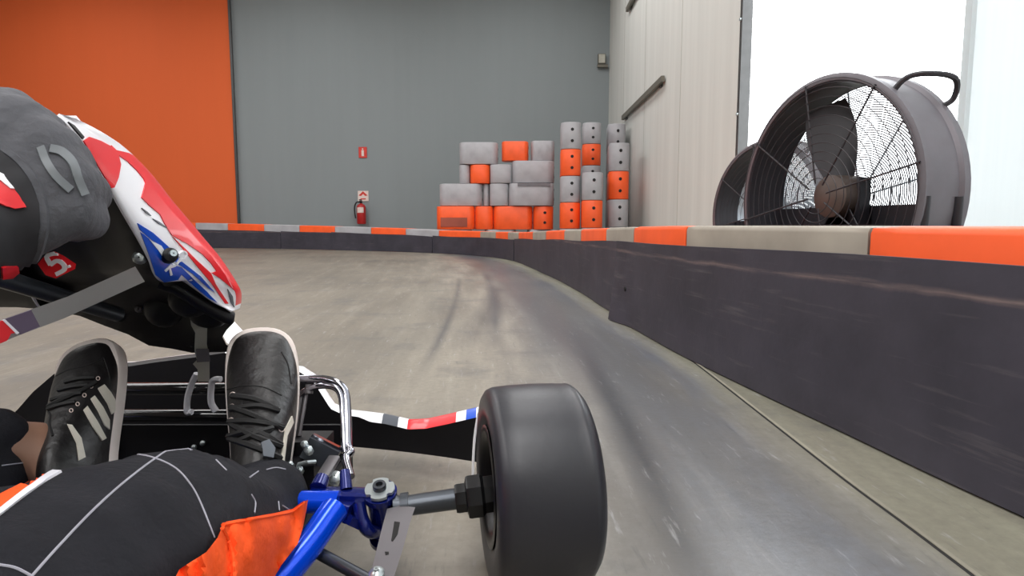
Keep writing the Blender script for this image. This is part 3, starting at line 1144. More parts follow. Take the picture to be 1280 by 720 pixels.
fan2 = copy_tree(fan1)
tag(fan2, 'second dark drum fan mostly hidden behind the large drum fan')
c = at(951, 268, 3.60)
fan2.location = (c.x, c.y, 0.565 * .92 + .006); fan2.rotation_euler = (0, 0, math.atan2(-0.36, -0.93))
fan2.scale = (.92, .92, .92)

# yard outside the doorway
b = MB(); b.box((16, 2.8, -0.09), (14, 30, 0.1))
structure(b.build('floor_outside', 'yard', smooth=False), 'pale concrete yard outside the doorway')
# ================================================================== the kart
XC = -0.53
kart = thing('go_kart', 'blue framed rental go kart with red white blue fairings, driven along the track', 'go kart', (XC, 0.45, 0))

def interp(tab, x):
    if x <= tab[0][0]: return tab[0][1]
    for (a, va), (b2, vb) in zip(tab, tab[1:]):
        if x <= b2: return va + (vb - va) * (x - a) / (b2 - a)
    return tab[-1][1]

# ---- wheels
def wheel(c, R, W, yaw, hubside=-1):
    """slick tyre on a rim; axis to the right of the kart"""
    ax = Vector((math.cos(yaw), math.sin(yaw), 0))
    c = Vector(c)
    h = W / 2
    prof = [(.070, -h * .86), (.074, -h * .93), (R * .78, -h * 1.0), (R * .90, -h * .97), (R * .955, -h * .90), (R * .982, -h * .78), (R * .993, -h * .5), (R, 0), (R * .993, h * .5), (R * .985, h * .72), (R * .990, h * .77), (R * .978, h * .82), (R * .955, h * .88), (R * .90, h * .97), (R * .78, h * 1.0), (.074, h * .93), (.070, h * .86)]
    m = MB(); m.lathe(prof + [(.066, h * .6), (.066, -h * .6)], c, ax, 96, closed=True)
    t = m.build('tyre', 'tyre', kart, angle=60)
    m = MB()
    rp = [(.076, -h * .97), (.070, -h * .99), (.062, -h * .9), (.058, -h * .5), (.056, -h * .1), (.030, -h * .05), (.030, h * .02), (.056, h * .02), (.058, h * .5), (.062, h * .9), (.070, h * .99), (.076, h * .97), (.066, h * .85), (.062, h * .5), (.062, -h * .5), (.066, -h * .85)]
    m.lathe(rp, c, ax, 64, closed=True)
    m.build('rim', 'rim', t, angle=50)
    return t, ax
WC = Vector((0.028, 0.757, 0.126))
tyre_fr, AX = wheel(WC, 0.126, 0.126, math.radians(10))
# small mould mark on the inner sidewall
m = MB()
q = at(600, 534, .72)
m.box(WC - AX * .0632 + Vector((0.012, -0.03, 0.098)), (.002, .016, .010), Matrix.Rotation(math.radians(10), 3, 'Z'))
wheel((2 * XC - WC.x, 0.757, 0.128), 0.128, 0.126, math.radians(14))
wheel((0.07, -0.36, 0.14), 0.14, 0.20, 0)
wheel((2 * XC - 0.07, -0.36, 0.14), 0.14, 0.20, 0)
m = MB(); m.cyl((2 * XC - .05, -.36, .14), (.05, -.36, .14), .02, n=20)
m.build('rear_axle', 'axle', kart)

# ---- stub axle, kingpin, steering arm
K = at(475, 613, 0.735)
hubc = at(586, 621, 0.745)
a0 = at(503, 633, 0.735)
m = MB()
m.tube([a0 - (hubc - a0) * .12, a0 + (hubc - a0) * .05, hubc], [.0155, .0125, .0135], 24)
m.cyl(a0 - (hubc - a0) * .02, a0 + (hubc - a0) * .10, .0165, n=20)
stub = m.build('stub_axle', 'axle', kart)
m = MB()
d = (hubc - a0).normalized()
m.lathe([(.001, -.013), (.018, -.013), (.019, -.010), (.019, .0), (.027, .002), (.028, .005), (.028, .020), (.024, .024), (.024, .05), (.030, .052), (.030, .062), (.001, .062)], hubc - d * .004, d, 8)
m.build('hub', 'rim', kart, angle=25)
m = MB(); m.cyl(hubc + d * .05, WC, .030, n=24); m.build('hub_sleeve', 'rim', kart)

up = Vector((0, -.34, .94)).normalized()
m = MB()
m.lathe([(.001, -.075), (.015, -.075), (.017, -.072), (.017, -.012), (.021, -.010), (.021, -.002), (.001, -.002)], K, up, 28)
m.lathe([(.001, -.088), (.019, -.088), (.021, -.085), (.021, -.078), (.001, -.076)], K, up, 28)
kp = m.build('kingpin', 'blue_dark', kart)
m = MB()      # slotted washer
n = 40
vs, fs = [], []
for z in (0.0, .004):
    for k in range(n):
        a1 = 2 * PI * k / n
        ro = .0185 if (k % 10) not in (0, 1) else .0150
        for r in (ro, .008):
            s = up.orthogonal().normalized(); u = up.cross(s)
            vs.append(K + (s * math.cos(a1) + u * math.sin(a1)) * r + up * z)
for k in range(n):
    k2 = (k + 1) % n
    o0, i0, o1, i1 = 2 * k, 2 * k + 1, 2 * k2, 2 * k2 + 1
    t = 2 * n
    fs += [(o0, o1, i1, i0), (o0 + t, i0 + t, i1 + t, o1 + t), (o0, o0 + t, o1 + t, o1), (i0, i1, i1 + t, i0 + t)]
m.add(vs, fs)
m.build('slotted_washer', 'zinc', kp, angle=30)
m = MB(); m.lathe([(.001, .001), (.0085, .001), (.0085, .009), (.0078, .0105), (.0045, .0105), (.0040, .005), (.001, .005)], K, up, 24)
m.build('socket_bolt', 'axle', kp, angle=30)

# yoke: upper and lower claw joined to the chassis
Y0 = at(388, 617, .735)
def bar(m, a, b2, w, h, mi=None):
    a, b2 = Vector(a), Vector(b2)
    t = (b2 - a).normalized()
    s = t.cross(Vector((0, 0, 1))).normalized()
    u = s.cross(t)
    rings = []
    for p in (a, b2):
        rings.append([p + s * x + u * z for x, z in ((-w / 2, -h / 2), (-w / 2 * 1.0, h / 2 * .6), (-w / 2 * .7, h / 2), (w / 2 * .7, h / 2), (w / 2, h / 2 * .6), (w / 2, -h / 2))])
    m.loft(rings, True, mi)
m = MB()
bar(m, Y0, K - up * .008 + Vector((-.006, 0, 0)), .026, .012)
bar(m, Y0 - up * .008, at(440, 640, .72), .022, .022)
bar(m, at(430, 646, .715), K - up * .080, .030, .012)
m.tube(spline([at(448, 628, .725), at(452, 648, .72), at(462, 664, .72), K - up * .07], 5), .0085, 10)
m.tube([at(433, 612, .74), at(431, 588, .755)], [.008, .0065], 12)
m.tube([at(398, 610, .74), at(403, 597, .755)], [.011, .009], 12)
m.build('yoke', 'blue_dark', kart)

# chassis rails
m = MB()
RA, RB = at(418, 637, .70), at(352, 722, .60)
rail = spline([(-.36, -.45, .075), (-.33, .0, .075), (-.30, .35, .075), RB, RA], 8)
m.tube(rail, .0165, 20)
mir = lambda p: Vector((2 * XC - p.x, p.y, p.z))
m.tube([mir(p) for p in rail], .0165, 20)
m.tube([RA + Vector((0, .02, 0)), mir(RA) + Vector((0, .02, 0))], .014, 16)
m.tube([(-.36, -.45, .075), (2 * XC + .36, -.45, .075)], .0165, 16)
m.tube([(-.31, .30, .06), (2 * XC + .31, .30, .06)], .014, 16)
m.tube([mir(RA), mir(K)], .014, 12)
m.build('chassis_frame', 'blue', kart)

# steering arm plate
m = MB()
dep = lambda x, y: interp([(630, .725), (650, .695), (690, .655), (740, .610)], y)
px_shell(m, [(484, 636), (500, 632), (519, 634), (512, 655), (503, 688), (494, 716), (487, 738), (462, 738), (463, 718), (470, 690), (478, 658)], dep, .004, 8)
arm = m.build('steering_arm', 'steel', kart, angle=30)
tb = bvh_of(arm)
m = MB()
decal(m, tb, [(493, 652), (500, 653), (497, 668), (491, 677), (489, 676)], 5, .0002, .0004)
decal(m, tb, [(481, 690), (486, 690), (486, 693), (482, 694)], 3, .0002, .0004)
m.build('slot', 'hole', arm, smooth=False)
c = at(471, 718, .625)
m = MB(); m.lathe([(.001, 0), (.0085, 0), (.0085, .003), (.005, .006), (.001, .007)], c, (0, -.3, 1), 20)
m.lathe([(.001, .0072), (.003, .0072), (.003, .009), (.001, .009)], c, (0, -.3, 1), 6)
m.build('bolt', 'zinc', arm)
m = MB(); m.tube([c + Vector((0, 0, -.012)), Vector((-.30, .70, .10)), Vector((-.42, .72, .10))], .007, 12)
m.build('tie_rod', 'axle', kart)

# ---- floor tray and front tubes
m = MB()
m.box((XC, .72, .036), (.50, .62, .006))
m.box((XC - .248, .72, .050), (.006, .62, .03)); m.box((XC + .248, .72, .050), (.006, .62, .03))
m.box((XC, 1.012, .075), (.50, .006, .085))
tray = m.build('floor_tray', 'black', kart, smooth=False)
m = MB()
for x, y in ((250, 521), (252, 555), (241, 560)):
    q = at(x, y, 1.0)
    m2 = MB(); m2.sphere(Vector((q.x, 1.004, q.z)), .005, 10, 6); m2.build('bolt', 'zinc', tray)
m = MB()
z1, z2 = at(200, 478, 1.01).z, at(200, 510, 1.01).z
m.tube([(XC - .19, .97, z1), (XC + .13, .97, z1)], .010, 14)
m.tube([(XC - .17, .97, z2), (XC + .11, .97, z2)], .010, 14)
for x in (XC - .16, XC + .10):
    m.tube([(x, .97, z1), (x, .99, .05)], .009, 12)
m.build('front_bumper_tube', 'black_gloss', kart)

# pedals
def hook(pts, nm, mt, r, dd):
    m = MB(); m.tube(spline([at(x, y, dd + k * .0) for k, (x, y) in enumerate(pts)], 6), r, 10, flat=.7)
    return m.build(nm, mt, kart)
hook([(246, 467), (241, 477), (235, 495), (234, 514), (240, 515)], 'pedal_hook', 'hook_grey', .0065, .95)
hook([(276, 474), (267, 475), (264, 484), (264, 503), (270, 514)], 'pedal_hook', 'hook_grey', .0065, .93)
m = MB()
P1 = [(330, 474, .915), (371, 474, .905), (403, 474, .90), (421, 479, .895), (431, 490, .89), (434, 515, .875), (435, 556, .85), (438, 565, .84), (432, 573, .83), (438, 596, .80)]
m.tube(spline([at(*q) for q in P1], 7), .0062, 14)
P2 = [(370, 498, .90), (385, 487, .897), (402, 482, .893), (418, 484, .89), (426, 494, .885), (429, 520, .87), (431, 566, .842)]
m.tube(spline([at(*q) for q in P2], 7), .0050, 12)
m.build('accelerator_pedal', 'chrome', kart)
m = MB()
for dx in (0, 6):
    m.tube([at(377 + dx, 492, .90), at(369 + dx * .8, 545, .87)], .003, 8)
m.cyl(at(387, 481, .90), at(386, 492, .895), .006, n=10)
m.build('pedal_rod', 'steel', kart)
# master cylinder block and linkage behind the right shoe
m = MB()
R1 = Matrix.Rotation(math.radians(28), 3, 'Y') @ Matrix.Rotation(math.radians(-12), 3, 'X')
c = at(402, 566, .84)
m.box(c, (.046, .03, .030), R1)
cyl = m.build('brake_cylinder', 'axle', kart, smooth=False)
m = MB(); m.box(c + R1 @ Vector((0, -.004, .017)), (.046, .012, .005), R1); m.build('chrome_edge', 'chrome', cyl, smooth=False)
for x, y, r in ((386, 563, .006), (381, 556, .005), (420, 597, .0085), (418, 603, .006), (362, 582, .006), (375, 588, .005)):
    c = at(x, y, .80); m = MB(); m.lathe([(.001, -.004), (r, -.004), (r, .004), (r * .6, .006), (.001, .007)], c, (0, -.7, .7), 8); m.build('nut', 'zinc', cyl, angle=25)
m = MB()
a1, b1 = at(418, 572, .825), at(402, 598, .785)
bar(m, a1, b1, .017, .008)
m.build('link_plate', 'steel', kart)
m = MB(); m.tube([at(370, 590, .80), at(374, 580, .80), at(384, 578, .80), at(394, 577, .81)], .003, 8); m.tube([at(362, 594, .80), at(361, 580, .80)], .0035, 8)
m.build('cable_end', 'zinc', kart)
m = MB()
m.box(at(382, 570, .87), (.07, .05, .06)); m.box(at(372, 592, .83), (.06, .04, .04))
m.build('pedal_mount', 'black', kart, smooth=False)

# ---- nose fairing
tops = [(-14, 540), (20, 510), (40, 487), (68, 463), (100, 458), (160, 455), (200, 449), (240, 444), (280, 438), (320, 446), (355, 459), (373, 461), (390, 472), (399, 486), (413, 508), (430, 516), (480, 522), (510, 529), (532, 528), (560, 522), (598, 513), (630, 508)]
def nose_y(x):
    return 1.125 - 0.135 * ((x - XC) / .55) ** 2
prof_t = []
for px, py in tops:
    y = 1.05
    for _ in range(6):
        y = nose_y(at(px, py, y).x)
    q = at(px, py, y)
    prof_t.append((q.x, q.z))
xe0, xe1 = prof_t[0][0], prof_t[-1][0]
def nose_top(x):
    return interp(prof_t, x)
def nose_sections(x0, x1, n, lo, hi, inner):
    out = []
    for k in range(n + 1):
        x = x0 + (x1 - x0) * k / n
        y, zt = nose_y(x), nose_top(x)
        zb = .045
        lip = interp([(-.285, .005), (-.262, .012)], x)
        hgt = zt - zb
        o_ = [(y + .010, zb), (y + .050, zb + hgt * .25), (y + .055, zb + hgt * .55), (y + .040, zb + hgt * .85), (y + .026, zt - .001), (y + .016, zt)]
        i_ = [(y + .001, zt - lip), (y + .004, zb + hgt * .5), (y, zb)]
        out.append([Vector((x, a, z)) for a, z in (o_ + i_)])
    return out
x_right_d = [prof_t[-1][0]]
m = MB()
secs = nose_sections(xe0, xe1, 150, 0, 1, 0)
n = len(secs[0])
for r in secs: pass
vs = [p for r in secs for p in r]
cols_px = [(-999, 2), (160, 2), (240, 1), (378, 1), (398, 0), (478, 3), (493, 0), (510, 1), (569, 0), (581, 2), (594, 0)]
def band(px):
    if px < 392: return 0
    if px < 477: return 0
    if px < 494: return 4
    if px < 507: return 0
    if px < 569: return 1
    if px < 581: return 0
    if px < 594: return 2
    return 0
for i in range(len(secs) - 1):
    cx = (secs[i][4] + secs[i + 1][4]) / 2
    px = cx.x / cx.y * F + 640
    for k in range(n):
        a, b2 = i * n + k, i * n + (k + 1) % n
        if k <= 5:
            mi = band(px)
            if px < 284: mi = 3 if k != 4 else 0
        else:
            mi = 3
        if k == 5 and 500 < px < 575 and False: mi = 1
        m.f.append((a, b2, b2 + n, a + n)); m.m.append(mi)
m.v = vs
m.f.append(tuple(reversed(range(n)))); m.m.append(3)
m.f.append(tuple(range((len(secs) - 1) * n, len(secs) * n))); m.m.append(3)
nose = m.build('nose_fairing', ['white', 'red', 'blue_deco', 'black', 'deco_grey'], kart, angle=50)
nb = bvh_of(nose)
m = MB(); m.tube(spline([at(598, 516, .985), at(593.5, 545, .985), at(591.5, 575, .985), at(591, 600, .985)], 5), .0022, 8)
m.build('end_trim', 'white', nose)
# sloping deco wedges on the rim of the nose
# white shoulder between front panel and nose
m = MB()
px_shell(m, [(283, 400), (293, 402), (304, 414), (320, 430), (345, 452), (330, 458), (302, 440), (292, 435), (283, 428), (278, 418), (279, 408)], lambda x, y: 1.0 - .0022 * (y - 425), .012, 8)
m.build('nose_shoulder', 'white', kart)

# ---- front panel (the upright fairing ahead of the steering wheel)
EI = [(75, 146), (102, 176), (120, 206), (138, 236), (155, 268), (172, 298), (186, 325), (193, 345), (205, 353), (224, 350), (245, 363), (268, 379), (290, 389)]
EO = [(74, 142), (112, 162), (140, 183), (170, 212), (200, 248), (225, 276), (245, 299), (265, 321), (280, 342), (290, 358), (294.5, 368), (294.5, 379), (293, 388)]
EIs = [q for q in spline([Vector((a, b2, 0)) for a, b2 in EI], 6)]
EOs = [q for q in spline([Vector((a, b2, 0)) for a, b2 in EO], 6)]
NV = len(EIs)
m = MB()
rings = []
for k in range(NV):
    v = k / (NV - 1)
    di = .56 + .29 * v
    do = di + .012 + .075 * math.sin(PI * min(1, v * 1.0)) ** .7
    e, f = EIs[k], EOs[k]
    L = []
    for j in range(9):
        t = j / 8
        p = at(e.x + (f.x - e.x) * t, e.y + (f.y - e.y) * t, di + (do - di) * (t ** 1.35))
        L.append(p)
    p = L[-1]
    half = max(.05, p.x - XC)
    fr = [Vector((XC + half * (1 - .12 * s), p.y + .03 * s + .02, p.z + .0)) for s in (.25, 1.0)]
    fr += [Vector((XC + half * c_, p.y + .05 + .05 * (1 - c_), p.z)) for c_ in (.7, .4, .0)]
    side = L + fr
    full = side + [mir(q) for q in reversed(side[:-1])]
    rings.append(full)
n = len(rings[0])
vs = [p for r in rings for p in r]
fs = []
for i in range(NV - 1):
    for k in range(n - 1):
        m.f.append((i * n + k, i * n + k + 1, (i + 1) * n + k + 1, (i + 1) * n + k))
        far = min(k, n - 2 - k) >= 8
        m.m.append(1 if far and .17 < i / NV < .93 else 0)
m.v = vs
panel = m.build('front_panel', ['white', 'red', 'black', 'black'], kart, angle=60)
sol = panel.modifiers.new('thickness', 'SOLIDIFY'); sol.thickness = .003; sol.offset = -1; sol.material_offset = 2
pb = bvh_of(panel)
m = MB()
decal(m, pb, [(103, 176), (110, 171.5), (125, 176.5), (140, 184.5), (147, 194), (150, 206), (147, 222), (142, 234), (138, 235), (120, 205)], 5, .0005, .0008, 0)
decal(m, pb, [(138, 182), (170, 213), (200, 249), (225, 277), (245, 300), (265, 322), (280, 343), (289.5, 359), (293.5, 364), (288, 359), (276, 349), (264, 341), (270, 339), (263, 329), (252, 317.5), (235.5, 306), (214, 294), (205, 280), (199, 268), (186, 257), (176, 247), (181, 229), (175, 215), (160, 203), (147, 194)], 5, .0005, .0008, 0)
decal(m, pb, [(215, 296), (226, 306.5), (247, 327), (263, 341.5), (269, 355), (285, 379.5), (281, 379.5), (263, 353), (249, 336.5), (233, 317), (222, 304)], 4, .0005, .0008, 0)
decal(m, pb, [(175, 290), (186, 299), (200, 312), (207, 320), (214, 330), (226, 334), (240, 347), (256, 362), (271, 378), (262, 373), (246, 360), (226, 343), (222, 349), (205, 352), (194, 343), (187, 322)], 4, .0005, .0008, 1)
decal(m, pb, [(171, 279), (190, 291), (210, 309), (225, 326), (250, 345), (268, 365), (260, 360), (240, 342), (222, 330), (206, 314), (188, 299), (174, 287)], 4, .0006, .0009, 1)
decal(m, pb, [(185, 299), (200, 307), (207, 318), (203, 322), (196, 312)], 4, .0008, .0012, 2)
decal(m, pb, [(284, 361), (290, 370), (292, 384), (288, 378)], 3, .0006, .0009, 3)
decal(m, pb, [(190, 273.5), (198, 277.5), (208, 285), (198, 280)], 3, .0006, .0009, 3)
decal(m, pb, [(176, 260), (183, 265), (188, 270), (182, 266.5)], 3, .0006, .0009, 3)
decal(m, pb, [(84, 153), (92, 158), (104, 172), (102, 174)], 4, .0006, .0009, 4)
m.build('graphics', ['red', 'blue_deco', 'white', 'deco_grey', 'black'], panel, angle=60)

def thick(path, w, n=6):
    L = spline([Vector((a, b2, 0)) for a, b2 in path], n)
    l, r = [], []
    for i, p in enumerate(L):
        t = (L[min(i + 1, len(L) - 1)] - L[max(0, i - 1)]).normalized()
        s = Vector((-t.y, t.x, 0)) * (w / 2)
        l.append((p.x + s.x, p.y + s.y)); r.append((p.x - s.x, p.y - s.y))
    return l + r[::-1]
# fastener and small lettering on the blue field
kn, nn = cast(pb, 209, 321)
m = MB(); m.lathe([(.001, 0), (.0085, 0), (.0095, .004), (.0085, .012), (.005, .014), (.001, .014)], kn, (.75, -.62, .25), 18)
m.build('fastener', 'black', panel)
m = MB(); m.lathe([(.001, .014), (.004, .014), (.004, .020), (.001, .020)], kn, (.75, -.62, .25), 10); m.build('pin', 'zinc', panel)
m = MB()
kk = at(214, 333, kn.y - .03)
def stroke(m, path, w, off=.0012, mi=None):
    decal(m, pb, thick(path, w, 3), 2.2, off, .0012, mi)
stroke(m, [(205, 338), (213, 330)], 2.6); stroke(m, [(210, 333), (213, 343)], 2.6); stroke(m, [(209, 334), (218, 331)], 2.6)
stroke(m, [(219, 330), (224, 322), (222, 319)], 2.6); stroke(m, [(222, 326), (229, 324)], 2.4); stroke(m, [(222, 318), (228, 314), (232, 318), (229, 324)], 1.8)
m.build('lettering', 'white', panel, smooth=False)

# black inner shell and lower pillar of the panel
xr = [(q.y, q.x) for q in EIs]
dE = [(q.y, .56 + .29 * k / (NV - 1)) for k, q in enumerate(EIs)]
def inner_depth(x, y):
    ys = sorted(dE)
    base = interp(ys, y)
    r = interp(sorted(xr), y)
    t = max(0.0, min(1.0, (r - x) / 70.0))
    t = t * t * (3 - 2 * t)
    s = max(0.0, min(1.0, (y - 385) / 45.0))
    return base + .004 + .075 * t * (1 - s) + .10 * s
out = [(60, 150)] + EI + [(294, 392), (292.5, 403), (283, 413), (278, 421), (283, 431), (296, 437), (282, 440), (240, 441), (215, 436), (186, 432), (160, 418), (130, 407), (100, 395), (60, 387), (20, 384), (-30, 384), (-90, 388), (-150, 400), (-170, 380), (-120, 260), (-60, 170), (-20, 150)]
m = MB()
px_shell(m, out, inner_depth, .006, 11)
inner = m.build('inner_shell', 'black', kart, angle=60)
ib = bvh_of(inner)
m = MB()
def lump(px, py, rx, ry, dep, mat_mi=None):
    h, nn = cast(ib, px, py)
    if h is not None:
        m.sphere(h, 1.0, 16, 10, sc=(rx, dep, ry))
lump(238, 374, .030, .026, .020); lump(262, 392, .030, .022, .018); lump(205, 385, .030, .030, .02)
m.tube(spline([at(x, y, d_) for x, y, d_ in ((200, 352, .80), (222, 360, .81), (250, 378, .83), (275, 392, .85), (289, 398, .86))], 5), .010, 12)
m.build('moulding', 'black', inner)
for x, y, r, mt in ((175, 322, .008, 'zinc'), (149, 397, .008, 'black_matt'), (174, 386, .006, 'steel')):
    h, nn = cast(ib, x, y)
    m = MB(); m.lathe([(.001, -.002), (r, -.002), (r, .003), (r * .6, .008), (.001, .009)], h, (.4, -.9, .1), 14); m.build('bolt', mt, inner)

# flat support bar with stickers
def bar_px(poly, d_fn, thick_, nm, mt, parent):
    m = MB(); px_shell(m, poly, d_fn, thick_, 10); return m.build(nm, mt, parent, angle=30)
dbar = lambda x, y: .50 + (.70 - .50) * (x + 60) / 235
sb = bar_px([(169, 333), (181, 352), (80, 398), (24, 419), (-60, 454), (-60, 424), (4, 399), (84, 371)], dbar, .005, 'support_bar', 'alu', kart)
bb = bvh_of(sb)
m = MB()
decal(m, bb, [(5, 399), (38, 387.5), (49, 408), (25, 418)], 5, .0003, .0006, 0)
decal(m, bb, [(2, 400.5), (5, 399), (25, 418), (22, 420)], 3, .0004, .0008, 1)
decal(m, bb, [(-50, 421), (2, 400.5), (22, 420), (-50, 449)], 5, .0003, .0006, 2)
m.build('sticker', ['purple', 'white', 'red'], sb, smooth=False)

# grey plastic strap between panel pillar and bumper
m = MB()
px_shell(m, [(238, 400), (244, 397.5), (254, 401), (259, 411), (258.5, 430), (262, 448), (262, 477), (247, 477), (247, 462), (241, 455), (246, 450), (243, 438), (244, 416), (239, 407)], lambda x, y: interp([(397, .905), (410, .90), (440, .925), (480, .945)], y), .006, 5)
st = m.build('strap', 'strap_grey', kart, angle=40)
m = MB()
px_shell(m, [(245, 436), (261, 436), (263, 452), (246, 453)], lambda x, y: .915, .006, 5)
m.build('strap_keeper', 'steel', st)

# ---- steering wheel and column
SC = Vector((XC - .008, .465, .488))
tilt = math.radians(75)
nW = Vector((0, -math.cos(tilt), math.sin(tilt)))
sx = Vector((1, 0, 0)); sy = nW.cross(sx).normalized()
if sy.z < 0: sy = -sy
RS = .155
m = MB()
pts = []
for k in range(64):
    a1 = 2 * PI * k / 64
    r = RS
    pts.append(SC + sx * r * math.cos(a1) + sy * r * .94 * math.sin(a1))
m.tube(pts, .0145, 14, closed=True)
swheel = m.build('steering_wheel', 'glove_dark', kart)
m = MB()
for a1 in (0, PI, -PI / 2):
    v = sx * math.cos(a1) + sy * math.sin(a1)
    m.tube([SC - nW * .03 + v * .02, SC - nW * .02 + v * RS * .5, SC + v * (RS - .005)], .011, 10, flat=.4)
m.cyl(SC - nW * .035, SC - nW * .022, .038, n=24)
m.build('spokes', 'alu', swheel)
m = MB(); m.cyl(SC - nW * .03, SC - nW * .03 + (Vector((XC, .82, .36)) - SC) * .95, .010, n=14)
m.build('steering_column', 'axle', kart)

# ---- seat
m = MB()
rows = []
for y, z, w in ((.16, .115, .17), (.10, .085, .185), (-.05, .065, .19), (-.20, .075, .19), (-.27, .16, .19), (-.32, .30, .175), (-.37, .44, .13)):
    rows.append([Vector((XC + w * math.cos(t), y, z + (0.13 if z < .2 else .05) * abs(math.cos(t)) ** 3 )) + Vector((0, .07 * abs(math.cos(t)) ** 3 if z > .15 else 0, 0)) for t in [PI * j / 12 for j in range(13)]])
n = 13
m.add([p for r in rows for p in r], [(i * n + k, i * n + k + 1, (i + 1) * n + k + 1, (i + 1) * n + k) for i in range(len(rows) - 1) for k in range(n - 1)])
seat = m.build('seat', 'black', kart)
s_ = seat.modifiers.new('t', 'SOLIDIFY'); s_.thickness = .006
# ================================================================== the driver
def mirr(p): return Vector((2 * XC - p[0], p[1], p[2]))
V = Vector
# joints
hipR, hipL = V((-.43, -.14, .19)), V((-.63, -.14, .19))
thR, thL = V((-.365, .16, .215)), V((-.71, .18, .25))
knR, knL = V((-.292, .475, .186)), V((-.775, .47, .25))
caR, caL = V((-.300, .62, .140)), V((-.735, .64, .205))
anR, anL = V((-.330, .755, .115)), V((-.632, .775, .165))
pel = V((XC, -.17, .20)); chest = V((XC, -.27, .50)); neck = V((XC, -.25, .68)); headc = V((XC, -.22, .83))
shR, shL = V((XC + .19, -.24, .60)), V((XC - .19, -.24, .60))
# right hand on the wheel rim
def A(x, y, d): return at(x, y, d)
wrR = A(-32, 292, .375)
elR = V((-.37, .06, .42)); elL = V((-.78, .05, .42))
wrL = V((-.72, .40, .47))
HAND = {
 'index': [(A(20, 160, .415), .0235), (A(50, 168, .462), .0195), (A(28, 178, .505), .0175), (A(-6, 184, .492), .0165)],
 'middle': [(A(52, 190, .412), .0240), (A(84, 204, .462), .0200), (A(52, 210, .508), .0180), (A(12, 214, .495), .0165)],
 'ring': [(A(76, 228, .408), .0220), (A(104, 240, .455), .0190), (A(64, 246, .500), .0170), (A(24, 248, .488), .0160)],
 'little': [(A(76, 264, .402), .0200), (A(108, 274, .440), .0165), (A(74, 280, .480), .0150), (A(40, 282, .470), .0140)],
}
THUMB = [(A(-20, 250, .385), .026), (A(-25, 175, .395), .024), (A(-10, 146, .420), .0215), (A(12, 140, .45), .018)]
def hand_chains(k=1.0):
    out = []
    for f in HAND.values():
        out.append([(wrR, .030 * k), (f[0][0], f[0][1] * k)])
        out.append([(p, r * k) for p, r in f])
    out.append([(wrR, .03 * k)] + [(p, r * k) for p, r in THUMB])
    fs = list(HAND.values())
    for a, b2 in zip(fs, fs[1:]):
        out.append([(a[0][0], a[0][1] * k * .95), (b2[0][0], b2[0][1] * k * .95)])
    return out
gc = Vector((SC.x - RS, SC.y, SC.z))
def left_hand(k=1.0):
    mh = []
    for f in HAND.values():
        mh.append([(V((2 * SC.x - wrR.x, wrR.y, wrR.z)), .03 * k), (V((2 * SC.x - f[0][0].x, f[0][0].y, f[0][0].z)), f[0][1] * k)])
        mh.append([(V((2 * SC.x - p.x, p.y, p.z)), r * k) for p, r in f])
    mh.append([(V((2 * SC.x - wrR.x, wrR.y, wrR.z)), .03 * k)] + [(V((2 * SC.x - p.x, p.y, p.z)), r * k) for p, r in THUMB])
    return mh
wrL = V((2 * SC.x - wrR.x, wrR.y, wrR.z))

# shoe frames
def frame(Ah, T, roll):
    L = (T - Ah); ln = L.length; L.normalize()
    U = (EYE - (Ah + T) / 2); U = (U - L * U.dot(L)).normalized()
    U = Matrix.Rotation(roll, 3, L) @ U
    Wd = L.cross(U).normalized()
    return Ah, L, Wd, U, ln
SR = frame(V((-.333, .755, .045)), at(327, 421, .925), math.radians(-4))
SL = frame(V((-.555, .770, .050)), at(124, 436, .925), math.radians(-30))

body_ch = [
 [(pel, .10), (pel.lerp(chest, .5), .10), (chest, .12), (neck - V((0, 0, .06)), .07), (neck, .055), (headc, .085), (headc + V((0, .02, .06)), .085)],
 [(pel, .10), (hipR, .08), (thR, .07), (knR, .050), (caR, .045), (anR, .034)],
 [(pel, .10), (hipL, .08), (thL, .07), (knL, .050), (caL, .045), (anL, .036)],
 [(chest, .1), (shR, .06), (elR, .042), (wrR, .026)],
 [(chest, .1), (shL, .06), (elL, .042), (wrL, .026)],
 [(anR, .034), (SR[0] + SR[1] * .05 + SR[3] * .05, .026), (SR[0] + SR[1] * .2 + SR[3] * .04, .02)],
 [(anL, .036), (SL[0] + SL[1] * .055 + SL[3] * .055, .027), (SL[0] + SL[1] * .14 + SL[3] * .045, .02)],
] + hand_chains(.72) + left_hand(.72)
person = organic('person', body_ch, .008, 'skin', None, 4)
tag(person, 'person driving the kart in black and orange suit, grey gloves and black striped shoes', 'person')

def folds(co, n):
    w = noise.noise(V((co.x * 9, co.y * 9, co.z * 9)))
    w2 = noise.noise(V((co.x * 30 + 7, co.y * 16, co.z * 30)))
    k = 1.0
    if co.y > .56: k = 1.7
    return .0035 * w * k + .0016 * w2 * k
suit_ch = [
 [(pel, .125), (pel.lerp(chest, .5), .13), (chest, .15), (neck - V((0, 0, .04)), .085)],
 [(pel, .12), (hipR, .105), (thR, .106), (knR + V((-.008, -.07, .006)), .099), (knR + V((-.003, 0, .002)), .086), (caR + V((0, 0, -.010)), .064), (anR + V((.014, -.050, -.004)), .054), (anR + V((.018, -.03, -.004)), .060)],
 [(pel, .12), (hipL, .105), (thL, .095), (knL, .078), (caL, .066), (V((-.685, .72, .150)), .066), (V((-.672, .725, .135)), .066)],
 [(V((-.700, .71, .165)), .060), (V((-.655, .75, .190)), .036)],
 [(chest, .13), (shR, .08), (elR, .062), (elR.lerp(wrR, .85), .045)],
 [(chest, .13), (shL, .08), (elL, .062), (elL.lerp(wrL, .85), .045)],
]
suit = organic('racing_suit', suit_ch, .0055, 'suit', person, 5, folds)
sbv = bvh_of(suit)
m = MB()
